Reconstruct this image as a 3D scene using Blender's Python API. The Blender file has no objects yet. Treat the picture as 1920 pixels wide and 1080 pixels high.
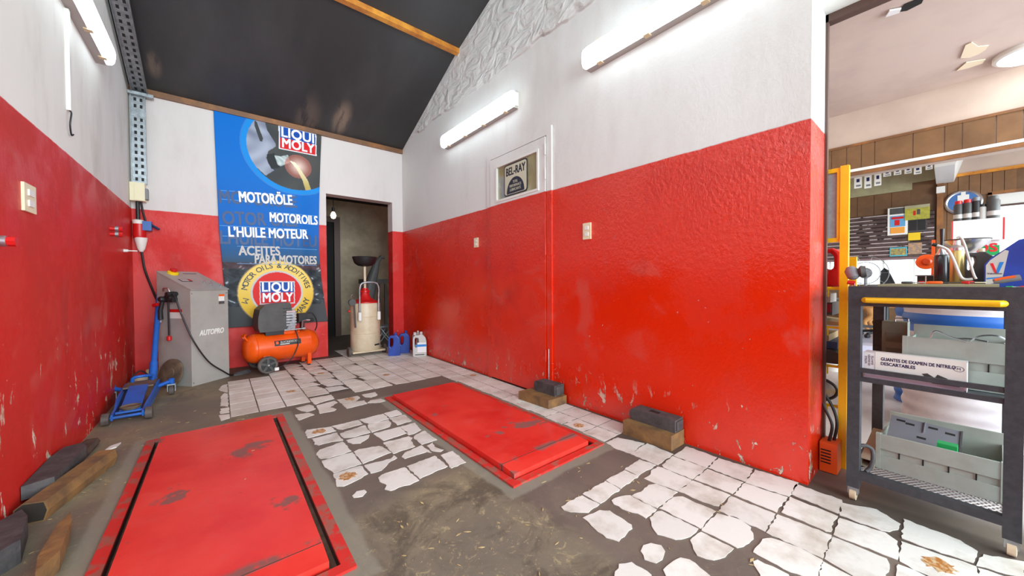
import bpy, bmesh, math, random
from mathutils import Vector, Matrix
random.seed(7)
S = bpy.context.scene
COL = S.collection
PI = math.pi

# ------------------------------------------------------------------ camera
RV, UV, FV = Vector((.773, -.6346, -.0051)), Vector((.0147, .0099, .9998)), Vector((.6343, .7729, -.0172))
FPX = 668.885
CAM = Vector((0, 0, 1))
cd = bpy.data.cameras.new('camera'); cam = bpy.data.objects.new('camera', cd); COL.objects.link(cam)
cd.sensor_width = 36; cd.lens = FPX / 1920 * 36; cd.clip_start = .02
F_ = FV.normalized(); R_ = (RV - F_ * RV.dot(F_)).normalized(); U_ = R_.cross(F_)
cam.matrix_world = Matrix(((R_.x, U_.x, -F_.x, 0), (R_.y, U_.y, -F_.y, 0), (R_.z, U_.z, -F_.z, 1), (0, 0, 0, 1)))
S.camera = cam

# ------------------------------------------------------------------ world and light
w = bpy.data.worlds.new('overcast_sky'); S.world = w; w.use_nodes = True
w.node_tree.nodes['Background'].inputs[0].default_value = (.82, .95, 1, 1)
w.node_tree.nodes['Background'].inputs[1].default_value = 1.7
def area(name, loc, rot, sx, sy, power, col=(1, 1, 1)):
    l = bpy.data.lights.new(name, 'AREA'); l.shape = 'RECTANGLE'; l.size = sx; l.size_y = sy; l.energy = power; l.color = col
    o = bpy.data.objects.new(name, l); COL.objects.link(o); o.location = loc; o.rotation_euler = rot
    return o
area('street_daylight', (.7, -6.5, 2.4), (math.radians(86), 0, 0), 5.0, 4.0, 470, (.79, .95, 1))      # open garage front behind the camera
area('shop_daylight', (4.2, -3.2, 1.9), (math.radians(85), 0, math.radians(0)), 3.4, 2.4, 150, (.84, .96, 1))  # open front of the room on the right
S.view_settings.view_transform = 'Standard'; S.view_settings.look = 'None'
S.view_settings.exposure = .54; S.view_settings.gamma = 1; S.view_settings.use_curve_mapping = False

# ------------------------------------------------------------------ measuring helpers (photo pixel -> point on a plane of the place)
def ray(x, y): return F_ + R_ * ((x - 960) / FPX) + U_ * ((540 - y) / FPX)
def onz(x, y, z=0.): d = ray(x, y); return CAM + d * ((z - 1) / d.z)
def onx(x, y, X): d = ray(x, y); return CAM + d * (X / d.x)
def ony(x, y, Y): d = ray(x, y); return CAM + d * (Y / d.y)

# ------------------------------------------------------------------ materials
MATS = {}
def lin(c):
    return tuple((v / 255 / 12.92) if v / 255 <= .04045 else ((v / 255 + .055) / 1.055) ** 2.4 for v in c)
def mat(name, col, rough=.5, metal=0., col2=None, vs=6., lo=.35, hi=.65, bump=0., bs=40., emit=0., spec=.5, trans=0., alpha=1., detail=4., rnd=0.):
    """col / col2 are sRGB 0-255; noise of scale vs mixes them between lo and hi"""
    if name in MATS: return MATS[name]
    m = bpy.data.materials.new(name); m.use_nodes = True; nt = m.node_tree; N = nt.nodes; L = nt.links
    b = N['Principled BSDF']; c = lin(col)
    b.inputs['Base Color'].default_value = (*c, 1); b.inputs['Roughness'].default_value = rough
    b.inputs['Metallic'].default_value = metal; b.inputs['Specular IOR Level'].default_value = spec
    if trans: b.inputs['Transmission Weight'].default_value = trans
    if alpha < 1: b.inputs['Alpha'].default_value = alpha
    if emit:
        b.inputs['Emission Color'].default_value = (*c, 1); b.inputs['Emission Strength'].default_value = emit
    if col2 or bump:
        g = N.new('ShaderNodeNewGeometry')
    if col2:
        n = N.new('ShaderNodeTexNoise'); n.inputs['Scale'].default_value = vs; n.inputs['Detail'].default_value = detail
        n.inputs['Roughness'].default_value = .62; L.new(g.outputs['Position'], n.inputs['Vector'])
        r = N.new('ShaderNodeValToRGB'); r.color_ramp.elements[0].position = lo; r.color_ramp.elements[1].position = hi
        r.color_ramp.elements[0].color = (*c, 1); r.color_ramp.elements[1].color = (*lin(col2), 1)
        L.new(n.outputs['Fac'], r.inputs['Fac']); out = r.outputs['Color']
        if rnd:
            oi = N.new('ShaderNodeObjectInfo'); mr = N.new('ShaderNodeMapRange')
            mr.inputs['To Min'].default_value = 1 - rnd; mr.inputs['To Max'].default_value = 1
            L.new(oi.outputs['Random'], mr.inputs['Value'])
            mx = N.new('ShaderNodeMix'); mx.data_type = 'RGBA'; mx.blend_type = 'MULTIPLY'; mx.inputs[0].default_value = 1
            L.new(out, mx.inputs[6]); L.new(mr.outputs[0], mx.inputs[7]); out = mx.outputs[2]
        L.new(out, b.inputs['Base Color'])
    if bump:
        n2 = N.new('ShaderNodeTexNoise'); n2.inputs['Scale'].default_value = bs; n2.inputs['Detail'].default_value = 3
        L.new(g.outputs['Position'], n2.inputs['Vector'])
        bp = N.new('ShaderNodeBump'); bp.inputs['Strength'].default_value = bump; bp.inputs['Distance'].default_value = .01
        L.new(n2.outputs['Fac'], bp.inputs['Height']); L.new(bp.outputs['Normal'], b.inputs['Normal'])
    MATS[name] = m; return m

class NT:
    """small node helper"""
    def __init__(s, name):
        s.m = bpy.data.materials.new(name); s.m.use_nodes = True; s.t = s.m.node_tree; s.N = s.t.nodes; s.L = s.t.links
        s.b = s.N['Principled BSDF']; s.geo = s.N.new('ShaderNodeNewGeometry'); s.pos = s.geo.outputs['Position']
        sp = s.N.new('ShaderNodeSeparateXYZ'); s.L.new(s.pos, sp.inputs[0]); s.x, s.y, s.z = sp.outputs
    def val(s, inp, v):
        if hasattr(v, 'is_output'): s.L.new(v, inp)
        else: inp.default_value = v
    def math(s, op, a, b=0., c=None):
        n = s.N.new('ShaderNodeMath'); n.operation = op; s.val(n.inputs[0], a); s.val(n.inputs[1], b)
        if c is not None: s.val(n.inputs[2], c)
        return n.outputs[0]
    def step(s, v, a, b):
        n = s.N.new('ShaderNodeMapRange'); n.interpolation_type = 'SMOOTHSTEP'; s.val(n.inputs['Value'], v)
        n.inputs['From Min'].default_value = a; n.inputs['From Max'].default_value = b; return n.outputs[0]
    def noise(s, sc, det=4., rough=.6, stretch=None, dist=0.):
        n = s.N.new('ShaderNodeTexNoise'); n.inputs['Scale'].default_value = sc; n.inputs['Detail'].default_value = det
        n.inputs['Roughness'].default_value = rough; n.inputs['Distortion'].default_value = dist
        if stretch:
            mp = s.N.new('ShaderNodeMapping'); mp.inputs['Scale'].default_value = stretch; s.L.new(s.pos, mp.inputs[0]); s.L.new(mp.outputs[0], n.inputs['Vector'])
        else: s.L.new(s.pos, n.inputs['Vector'])
        return n.outputs['Fac']
    def mix(s, f, a, b):
        n = s.N.new('ShaderNodeMix'); n.data_type = 'RGBA'; s.val(n.inputs[0], f)
        for i, v in ((6, a), (7, b)):
            if hasattr(v, 'is_output'): s.L.new(v, n.inputs[i])
            else: n.inputs[i].default_value = (*lin(v), 1)
        return n.outputs[2]
    def bump(s, h, st, dist=.01, prev=None):
        n = s.N.new('ShaderNodeBump'); n.inputs['Strength'].default_value = st; n.inputs['Distance'].default_value = dist
        s.L.new(h, n.inputs['Height'])
        if prev: s.L.new(prev, n.inputs['Normal'])
        return n.outputs['Normal']

ZR = 1.778
L1 = dict(x0=-.368, x1=.358, y0=1.30, y1=3.19)       # outlines of the two sunk lifts
L2 = dict(x0=1.086, x1=1.806, y0=1.319, y1=3.062)
def wall_paint(name, red, red2, white, white2, chip_top=.35, chip_thr=.66, chip_all=.80, gloss=.32, rbump=.25, plaster=False, cs=8., spec=.4):
    n = NT(name)
    wob = n.math('MULTIPLY', n.math('SUBTRACT', n.noise(9), .5), .012)
    m = n.step(n.math('ADD', n.z, wob), ZR - .004, ZR + .004)
    wh = n.mix(n.step(n.noise(1.6, 6, .65, (1, 1, .35)), .45, .75), white, white2)
    rd = n.mix(n.step(n.noise(1.3, 6, .65), .42, .72), red, red2)
    sm_ = n.step(n.noise(2.1, 5, .6, None, .7), .56, .70)
    rd = n.mix(n.math('MULTIPLY', sm_, .28), rd, (206, 116, 104))
    dk_ = n.step(n.noise(1.9, 5, .6, (1, 1, .4), .5), .58, .72)
    rd = n.mix(n.math('MULTIPLY', dk_, .35), rd, (150, 8, 6))
    fl = n.step(n.noise(cs, 6, .7, (1, 1, .55), .6), chip_thr, chip_thr + .02)
    lowm = n.step(n.z, chip_top + .25, chip_top * .3)
    thr = n.math('MULTIPLY', fl, lowm)
    sm = n.step(n.noise(26, 3, .5), chip_all, chip_all + .015)
    sm = n.math('MULTIPLY', sm, n.step(n.z, 1.3, .2))
    chip = n.math('MAXIMUM', thr, sm)
    chipc = n.mix(n.step(n.noise(14), .45, .6), (222, 212, 192), (168, 156, 128))
    rd = n.mix(chip, rd, chipc)
    n.L.new(n.mix(m, rd, wh), n.b.inputs['Base Color'])
    rr = n.math('ADD', n.math('MULTIPLY', m, .45), gloss)
    rr = n.math('ADD', rr, n.math('MULTIPLY', chip, .3))
    rr = n.math('ADD', rr, n.math('MULTIPLY', n.step(n.noise(2.6, 5), .42, .62), .22))
    n.L.new(rr, n.b.inputs['Roughness'])
    top = n.step(n.z, .8, 1.75)                       # brushed, lumpy enamel in the upper band
    h1 = n.math('MULTIPLY', n.noise(48, 5, .65, (1, 1, .8)), n.math('ADD', n.math('MULTIPLY', top, .9), .12))
    h1 = n.math('MULTIPLY', h1, n.math('SUBTRACT', 1.15, m))
    h = n.math('SUBTRACT', h1, n.math('MULTIPLY', chip, .25))
    nb = n.bump(h, rbump, .012)
    if plaster:
        dz = n.math('SUBTRACT', n.z, n.math('ADD', 3.0, n.math('MULTIPLY', n.noise(1.7, 3), .22)))
        pm = n.step(dz, -.01, .03)
        nb = n.bump(n.math('MULTIPLY', pm, n.math('ADD', n.math('MULTIPLY', n.noise(5, 3, .5, (1, 1, 1.6), .8), 1.3), .5)), .8, .05, nb)
    n.L.new(nb, n.b.inputs['Normal'])
    n.b.inputs['Specular IOR Level'].default_value = spec
    return n.m
M_wr = wall_paint('red_and_white_wall', (228, 42, 4), (212, 32, 8), (232, 231, 228), (220, 216, 211), .14, .595, .735, .15, 1., True, 15., .85)
M_wl = wall_paint('worn_red_and_white_wall', (212, 30, 20), (194, 46, 36), (236, 235, 230), (214, 211, 204), .70, .605, .73, .40, .3, False, 9.)
M_wb = wall_paint('pale_red_and_white_wall', (220, 46, 40), (206, 34, 32), (226, 217, 214), (214, 203, 200), .2, .62, .76, .42, .3)

def ceiling_mat():
    n = NT('black_board_ceiling')
    c = n.mix(n.step(n.noise(1.4, 5, .6, (1, .35, .35)), .4, .75), (50, 49, 50), (68, 66, 66))
    for (x, y, z, r, st) in ((1.27, 5.05, 3.14, .36, .9), (-.47, 5.0, 3.15, .2, .5), (.9, 5.2, 3.08, .5, .35)):
        dx = n.math('MULTIPLY', n.math('SUBTRACT', n.x, x), 2.6); dy = n.math('SUBTRACT', n.y, y)
        d = n.math('SQRT', n.math('ADD', n.math('MULTIPLY', dx, dx), n.math('MULTIPLY', dy, dy)))
        k = n.math('MULTIPLY', n.step(d, r, r * .25), n.step(n.noise(5, 5, .65, (1.6, .3, .3)), .36, .52))
        c = n.mix(n.math('MULTIPLY', k, st), c, (138, 118, 102))
    n.L.new(c, n.b.inputs['Base Color']); n.b.inputs['Roughness'].default_value = .55
    n.L.new(n.bump(n.noise(60, 3), .12), n.b.inputs['Normal']); return n.m
M_ceil = ceiling_mat()

def floor_mat():
    n = NT('worn_concrete')
    c = n.mix(n.step(n.noise(1.5, 6, .65), .38, .68), (118, 108, 94), (148, 134, 106))
    c = n.mix(n.math('MULTIPLY', n.step(n.noise(4.5, 7, .7, (1, .5, 1), 1.), .52, .68), .55), c, (98, 88, 74))
    # pale scattered dirt in the middle of the bay and near the left wall
    fl = n.step(n.noise(15, 8, .78, None, 1.2), .55, .64)
    msk = n.math('MULTIPLY', n.step(n.y, 2.0, 1.4), n.math('MULTIPLY', n.step(n.x, .2, .5), n.step(n.x, 1.7, 1.2)))
    msk2 = n.math('MULTIPLY', n.step(n.x, -.2, -.45), .8)
    c = n.mix(n.math('MULTIPLY', n.math('MULTIPLY', fl, n.math('MAXIMUM', msk, msk2)), .75), c, (178, 162, 122))
    dk_ = n.step(n.noise(3.3, 7, .7, None, .8), .46, .60)
    c = n.mix(n.math('MULTIPLY', n.math('MULTIPLY', dk_, msk), .8), c, (84, 74, 62))
    fl2 = n.step(n.noise(38, 6, .75, (1, .8, 1), 1.5), .62, .68)
    c = n.mix(n.math('MULTIPLY', n.math('MULTIPLY', fl2, n.math('MAXIMUM', msk, n.math('MULTIPLY', msk2, .6))), .8), c, (206, 188, 142))
    # smooth brown screed under and around the tiles
    sc = n.math('MAXIMUM', n.step(n.math('ADD', n.x, n.math('MULTIPLY', n.y, .0)), 1.02, 1.12), n.math('MULTIPLY', n.step(n.x, .30, .42), n.step(n.y, 1.55, 1.72)))
    sc = n.math('MULTIPLY', sc, .8)
    c = n.mix(sc, c, n.mix(n.step(n.noise(2.5, 4), .4, .7), (112, 98, 90), (98, 88, 82)))
    for l_ in (L1, L2):
        cx_, hx_ = (l_['x0'] + l_['x1']) / 2, (l_['x1'] - l_['x0']) / 2; cy_, hy_ = (l_['y0'] + l_['y1']) / 2, (l_['y1'] - l_['y0']) / 2
        bd_ = n.math('MAXIMUM', n.math('SUBTRACT', n.math('ABSOLUTE', n.math('SUBTRACT', n.x, cx_)), hx_), n.math('SUBTRACT', n.math('ABSOLUTE', n.math('SUBTRACT', n.y, cy_)), hy_))
        bd_ = n.math('ADD', bd_, n.math('MULTIPLY', n.math('SUBTRACT', n.noise(4, 4), .5), .06))
        c = n.mix(n.math('MULTIPLY', n.step(bd_, .075, .05), .6), c, (150, 146, 130))
    gr_ = n.math('MULTIPLY', n.math('MAXIMUM', n.step(n.x, 1.87, 1.90), n.step(n.y, 3.45, 3.55)), n.step(n.x, 2.3, 2.25))
    c = n.mix(n.math('MULTIPLY', gr_, n.math('MULTIPLY', n.step(n.x, .03, .1), .75)), c, (78, 66, 58))      # dark grout of the whole tiles
    shop = n.step(n.x, 2.35, 2.6)
    c = n.mix(shop, c, n.mix(n.step(n.noise(2.2, 6, .6, (.5, 1, 1)), .4, .7), (170, 158, 154), (190, 178, 174)))
    n.L.new(c, n.b.inputs['Base Color'])
    n.L.new(n.math('SUBTRACT', n.math('ADD', .5, n.math('MULTIPLY', n.noise(3), .3)), n.math('MULTIPLY', shop, .25)), n.b.inputs['Roughness'])
    n.L.new(n.bump(n.noise(22, 6, .7), .35, .006), n.b.inputs['Normal']); return n.m
M_floor = floor_mat()

M_tile = mat('white_floor_tile', (234, 230, 223), .42, col2=(190, 179, 165), vs=5, lo=.48, hi=.72, bump=.08, bs=60, rnd=.10, detail=8.)
M_tileb = mat('dusty_floor_tile', (240, 234, 226), .5, col2=(208, 196, 180), vs=4, lo=.4, hi=.75, bump=.08, bs=60, rnd=.14)
M_motif = mat('ochre_tile_motif', (176, 112, 48), .5, col2=(206, 178, 140), vs=60, lo=.42, hi=.6, detail=2)
M_lift = mat('red_lift_paint', (228, 42, 34), .36, col2=(206, 30, 26), vs=3, lo=.4, hi=.7, bump=.12, bs=14)
def lift_mat():
    n = NT('scuffed_red_lift_paint')
    c = n.mix(n.step(n.noise(2.6, 5), .4, .7), (236, 62, 50), (222, 40, 34))
    c = n.mix(n.math('MULTIPLY', n.step(n.noise(6, 6, .7), .5, .75), .25), c, (226, 110, 100))
    hb = n.step(n.math('ABSOLUTE', n.math('SUBTRACT', n.y, n.math('ADD', 1.455, n.math('MULTIPLY', n.noise(5, 3), .06)))), .035, .008)
    g = n.step(n.noise(3.1, 5, .55, (1, 1, 1), .4), .61, .65)
    g = n.math('MAXIMUM', g, n.math('MULTIPLY', hb, n.step(n.noise(7, 5, .6, (1, .6, 1)), .42, .52)))
    g = n.math('MAXIMUM', g, n.step(n.noise(18, 6, .7), .68, .72))
    c = n.mix(n.math('MULTIPLY', g, .8), c, (112, 94, 88))
    n.L.new(c, n.b.inputs['Base Color']); n.L.new(n.math('ADD', .34, n.math('MULTIPLY', g, .3)), n.b.inputs['Roughness'])
    n.L.new(n.bump(n.noise(9, 4), .15, .01), n.b.inputs['Normal']); return n.m
M_cover = lift_mat()
def frame_mat():
    n = NT('chipped_red_frame_paint')
    g = n.step(n.noise(11, 6, .7), .46, .56)
    c = n.mix(n.math('MULTIPLY', g, .75), (214, 44, 36), (138, 104, 88))
    n.L.new(c, n.b.inputs['Base Color']); n.b.inputs['Roughness'].default_value = .45; return n.m
M_frame = frame_mat()
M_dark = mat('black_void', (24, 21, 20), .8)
M_pit = mat('dark_pit_steel', (60, 54, 50), .6)
M_blackrub = mat('black_rubber', (62, 60, 62), .7, col2=(88, 84, 84), vs=14, bump=.3, bs=50)
M_wood = mat('brown_old_timber', (150, 112, 66), .7, col2=(104, 80, 56), vs=9, bump=.3, bs=40)
M_woodd = mat('oily_dark_timber', (92, 78, 66), .7, col2=(66, 56, 50), vs=10, bump=.3, bs=40)
M_woodend = mat('dark_timber_end', (46, 40, 34), .75)
M_orangew = mat('varnished_orange_wood', (222, 150, 54), .4, col2=(178, 104, 40), vs=7)
M_brownw = mat('brown_wood_trim', (124, 84, 54), .45, col2=(168, 108, 56), vs=5, lo=.45, hi=.7)
M_white = mat('white_plastic', (236, 234, 228), .4)
M_cream = mat('cream_plastic', (236, 224, 188), .4)
M_galv = mat('galvanised_steel', (176, 180, 184), .38, .75, col2=(140, 144, 148), vs=20)
M_hole = mat('slot_black', (30, 30, 32), .7)
M_black = mat('black_plastic', (30, 30, 32), .45)
M_dgrey = mat('dark_grey_plastic', (66, 64, 64), .5, col2=(80, 78, 76), vs=8)
M_grey = mat('mid_grey_plastic', (128, 128, 132), .5)
M_chrome = mat('bright_steel', (200, 200, 202), .25, .9)
M_redp = mat('red_plastic', (206, 26, 26), .35)
M_bluep = mat('blue_plastic', (28, 92, 170), .35)
M_jack = mat('blue_jack_paint', (24, 96, 190), .35, col2=(40, 82, 140), vs=9, lo=.5, hi=.75)
M_grime = mat('brown_grime_steel', (124, 104, 84), .6, col2=(88, 76, 64), vs=14)
M_wheel = mat('worn_grey_wheel', (104, 94, 88), .6, col2=(74, 66, 62), vs=20)
M_cab = mat('grey_cabinet_steel', (172, 168, 162), .42, col2=(154, 148, 142), vs=3, lo=.4, hi=.75, bump=.05, bs=30)
M_orange = mat('orange_tank_paint', (246, 92, 10), .28, col2=(234, 80, 10), vs=5)
M_yellow = mat('yellow_paint', (244, 186, 14), .35, col2=(226, 164, 10), vs=12, lo=.5, hi=.8)
M_cart = mat('charcoal_cart_paint', (52, 53, 58), .5, col2=(64, 65, 70), vs=40, bump=.1, bs=120)
M_crate = mat('grey_green_crate_paint', (176, 184, 176), .5, col2=(156, 162, 152), vs=6, lo=.4, hi=.75, bump=.08, bs=30)
M_crated = mat('olive_crate_paint', (130, 134, 118), .55, col2=(112, 114, 100), vs=9)
M_card = mat('white_carton', (236, 232, 234), .55)
M_cardp = mat('lilac_carton_print', (206, 188, 204), .55)
M_navy = mat('navy_print', (28, 34, 84), .5)
M_brownc = mat('brown_cardboard', (178, 148, 108), .7)
M_panel = mat('brown_wood_panel', (138, 100, 66), .45, col2=(114, 80, 52), vs=4, lo=.35, hi=.7, rnd=.1)
M_panel2 = mat('dark_brown_wood_panel', (124, 90, 60), .5, col2=(100, 72, 48), vs=4, lo=.35, hi=.7, rnd=.1)
M_beige = mat('beige_plaster', (206, 184, 168), .7, col2=(192, 170, 156), vs=2)
M_shopceil = mat('stained_pinkish_ceiling', (208, 186, 176), .75, col2=(186, 164, 156), vs=1.6, lo=.4, hi=.75)
M_olive = mat('olive_board', (170, 164, 128), .6, col2=(150, 144, 112), vs=4)
M_shopfloor = mat('pale_lilac_floor', (206, 204, 224), .3, col2=(186, 184, 206), vs=2)
M_lamp = mat('glowing_lamp_cover', (232, 249, 255), .4, emit=8.)
M_lampc = mat('glowing_ceiling_lamp', (244, 252, 255), .4, emit=6.)
M_lampend = mat('frosted_lamp_end', (226, 226, 214), .35, emit=.35)
M_lampbase = mat('grey_lamp_base', (176, 168, 164), .5)
M_clip = mat('beige_lamp_clip', (222, 196, 158), .5)
M_glass = mat('clear_glass', (230, 235, 235), .05, trans=1., alpha=.25)
M_winback = mat('yellowed_window_paper', (196, 186, 138), .6, col2=(172, 160, 112), vs=8)
M_off = mat('cream_drum_paint', (222, 206, 180), .35, col2=(206, 184, 152), vs=5)
M_silver = mat('silver_jug_plastic', (196, 194, 190), .4)
M_bluej = mat('blue_jug_plastic', (34, 72, 168), .35, col2=(24, 58, 140), vs=10)
M_dwall = mat('dim_room_plaster', (186, 168, 144), .75, col2=(150, 134, 112), vs=2.5)
M_dbrown = mat('dark_brown_door_frame', (86, 62, 54), .5)
M_dogfur = mat('tan_dog_fur', (206, 150, 92), .8, col2=(176, 118, 64), vs=14)
M_gold = mat('brass_tube', (206, 178, 112), .3, .6)
M_green = mat('green_print', (24, 160, 84), .45)
M_logoblue = mat('logo_blue', (24, 84, 176), .45)
M_logored = mat('logo_red', (222, 32, 40), .45)
M_vbl = mat('logo_light_blue', (24, 128, 210), .45)
M_orangep = mat('orange_plastic', (240, 96, 24), .4)

# ------------------------------------------------------------------ mesh helpers
def finish(name, bm, m, parent=None, smooth=False, bev=0.):
    me = bpy.data.meshes.new(name)
    if bev > 0:
        bmesh.ops.bevel(bm, geom=[e for e in bm.edges if len(e.link_faces) == 2 and e.calc_face_angle(0) > .6], offset=bev, segments=2, affect='EDGES', profile=.6)
    bmesh.ops.recalc_face_normals(bm, faces=bm.faces)
    bm.to_mesh(me); bm.free()
    if smooth:
        for p in me.polygons: p.use_smooth = True
        try: me.set_sharp_from_angle(angle=math.radians(38))
        except Exception: pass
    me.materials.append(m)
    o = bpy.data.objects.new(name, me); COL.objects.link(o)
    if parent: o.parent = parent
    return o
def box(bm, x0, x1, y0, y1, z0, z1, M=None):
    vs = [bm.verts.new(Vector(c) if M is None else M @ Vector(c)) for c in
          ((x0, y0, z0), (x1, y0, z0), (x1, y1, z0), (x0, y1, z0), (x0, y0, z1), (x1, y0, z1), (x1, y1, z1), (x0, y1, z1))]
    for f in ((0, 3, 2, 1), (4, 5, 6, 7), (0, 1, 5, 4), (1, 2, 6, 5), (2, 3, 7, 6), (3, 0, 4, 7)): bm.faces.new([vs[i] for i in f])
def prism(bm, pts, d):
    """pts: list of 3D points, extruded by the vector d"""
    d = Vector(d); a = [bm.verts.new(Vector(p)) for p in pts]; b = [bm.verts.new(Vector(p) + d) for p in pts]
    bm.faces.new(a); bm.faces.new(b[::-1]); n = len(a)
    for i in range(n): bm.faces.new((a[i], b[i], b[(i + 1) % n], a[(i + 1) % n]))
def frame_of(d):
    d = Vector(d).normalized(); up = Vector((0, 0, 1)) if abs(d.z) < .95 else Vector((1, 0, 0))
    u = d.cross(up).normalized(); return u, u.cross(d).normalized()
def tube(bm, path, r, n=10, closed=False):
    path = [Vector(p) for p in path]; k = len(path); rings = []
    rs = r if isinstance(r, (list, tuple)) else [r] * k
    pu = None
    for i, p in enumerate(path):
        t = (path[(i + 1) % k] - path[i - 1]) if closed else (path[min(i + 1, k - 1)] - path[max(i - 1, 0)])
        if t.length < 1e-9: t = Vector((0, 0, 1))
        t.normalize()
        if pu is None: pu, _ = frame_of(t)
        u = (pu - t * pu.dot(t)).normalized(); v = t.cross(u); pu = u
        rings.append([bm.verts.new(p + (u * math.cos(2 * PI * j / n) + v * math.sin(2 * PI * j / n)) * rs[i]) for j in range(n)])
    for i in range(k if closed else k - 1):
        A, B = rings[i], rings[(i + 1) % k]
        for j in range(n): bm.faces.new((A[j], A[(j + 1) % n], B[(j + 1) % n], B[j]))
    if not closed: bm.faces.new(rings[0][::-1]); bm.faces.new(rings[-1])
def lathe(bm, prof, n=24, M=None, cap=True):
    """prof: (r, z) list around the local z axis"""
    rings = []
    for r, z in prof:
        r = max(r, 1e-4)
        ring = []
        for j in range(n):
            v = Vector((r * math.cos(2 * PI * j / n), r * math.sin(2 * PI * j / n), z))
            ring.append(bm.verts.new(v if M is None else M @ v))
        rings.append(ring)
    for A, B in zip(rings, rings[1:]):
        for j in range(n): bm.faces.new((A[j], A[(j + 1) % n], B[(j + 1) % n], B[j]))
    if cap: bm.faces.new(rings[0][::-1]); bm.faces.new(rings[-1])
def smoothpath(pts, k=6):
    pts = [Vector(p) for p in pts]; out = []
    P = [pts[0] * 2 - pts[1]] + pts + [pts[-1] * 2 - pts[-2]]
    for i in range(1, len(P) - 2):
        a, b, c, d = P[i - 1:i + 3]
        for j in range(k):
            t = j / k
            out.append(.5 * ((2 * b) + (c - a) * t + (2 * a - 5 * b + 4 * c - d) * t * t + (3 * b - a - 3 * c + d) * t ** 3))
    out.append(pts[-1]); return out
def axisM(loc, zdir, xhint=None):
    z = Vector(zdir).normalized(); u, v = frame_of(z)
    if xhint is not None:
        u = (Vector(xhint) - z * z.dot(Vector(xhint))).normalized(); v = z.cross(u)
    M = Matrix((u, v, z)).transposed().to_4x4(); M.translation = Vector(loc); return M
def B(): return bmesh.new()
def obox(name, m, parent, *d, bev=0., M=None):
    bm = B(); box(bm, *d, M=M); return finish(name, bm, m, parent, bev=bev)
def otube(name, m, parent, path, r, n=10, closed=False):
    bm = B(); tube(bm, path, r, n, closed); return finish(name, bm, m, parent, True)
def olathe(name, m, parent, prof, n=24, M=None):
    bm = B(); lathe(bm, prof, n, M); return finish(name, bm, m, parent, True)
def oprism(name, m, parent, pts, d, bev=0.):
    bm = B(); prism(bm, pts, d); return finish(name, bm, m, parent, bev=bev)
def tag(o, label, cat, group=None):
    o['label'] = label; o['category'] = cat
    if group: o['group'] = group
    return o
def thing(name, label, cat, loc=(0, 0, 0), group=None):
    o = bpy.data.objects.new(name, None); COL.objects.link(o); o.empty_display_size = .05
    return tag(o, label, cat, group)      # parts are modelled in place: the empty keeps the world origin unless moved
def based(root, loc):
    """puts the empty at the base of its thing and keeps the parts where they are"""
    root.location = loc
    for c in root.children: c.location = c.location - Vector(loc)
    return root
def struct(o): o['kind'] = 'structure'; return o
TXT = {}
def text(name, s, size, m, M, parent=None, ext=.0006, bold=0., warp=None, width=None, shear=0.):
    """lettering as a mesh: local x along the line, local y up, local z out of the surface"""
    cu = bpy.data.curves.new('lettering', 'FONT'); cu.body = s; cu.size = size; cu.extrude = ext; cu.shear = shear
    cu.align_x = 'CENTER'; cu.align_y = 'CENTER'; cu.resolution_u = 3
    t = bpy.data.objects.new('t', cu); COL.objects.link(t)
    bpy.context.view_layer.update()
    me = bpy.data.meshes.new_from_object(t.evaluated_get(bpy.context.evaluated_depsgraph_get()))
    bpy.data.objects.remove(t); bpy.data.curves.remove(cu)
    xs = [v.co.x for v in me.vertices]; sc = 1.
    if width and xs: sc = width / (max(xs) - min(xs))
    if bold:      # heavier strokes: the glyphs laid over themselves a little apart
        vs = [v.co.copy() for v in me.vertices]; fs = [tuple(p.vertices) for p in me.polygons]; b_ = bold * size; V2, F2 = [], []
        for k, (ox, oy) in enumerate(((0, 0), (b_, b_), (-b_, b_), (b_, -b_), (-b_, -b_), (b_, 0), (-b_, 0))):
            F2 += [tuple(i + len(V2) for i in f) for f in fs]; V2 += [v + Vector((ox / sc, oy, -.00002 * k)) for v in vs]
        me = bpy.data.meshes.new('lettering'); me.from_pydata(V2, [], F2); me.update()
    for v in me.vertices:
        c = Vector((v.co.x * sc, v.co.y, v.co.z)); c = M @ c
        if warp: c = warp(c)
        v.co = c
    me.materials.clear(); me.materials.append(m)
    o = bpy.data.objects.new(name, me); COL.objects.link(o)
    if parent: o.parent = parent
    return o

# ================================================================== SETTING
XL, XR, YB, ZT = -.6876, 2.204, 5.343, 2.976
XR2 = 2.50; YE = .42; YF = -1.6
def zc(y): return 3.02 + .416 * (YB - y) if y > 3.669 else 3.716 + .305 * (3.669 - y)
# lift openings in the floor
FW = .042
bm = B()
holes = [(l['x0'] + FW, l['x1'] - FW, l['y0'] + FW, l['y1'] - FW) for l in (L1, L2)]
xs = sorted({-3., 14.} | {h[i] for h in holes for i in (0, 1)}); ys = sorted({-6., 9.} | {h[i] for h in holes for i in (2, 3)})
for xa, xb in zip(xs, xs[1:]):
    for ya, yb in zip(ys, ys[1:]):
        cx, cy = (xa + xb) / 2, (ya + yb) / 2
        if any(h[0] < cx < h[1] and h[2] < cy < h[3] for h in holes): continue
        bm.faces.new([bm.verts.new(v) for v in ((xa, ya, 0), (xb, ya, 0), (xb, yb, 0), (xa, yb, 0))])
bmesh.ops.remove_doubles(bm, verts=bm.verts, dist=1e-5)
floor = struct(finish('floor', bm, M_floor))

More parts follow.
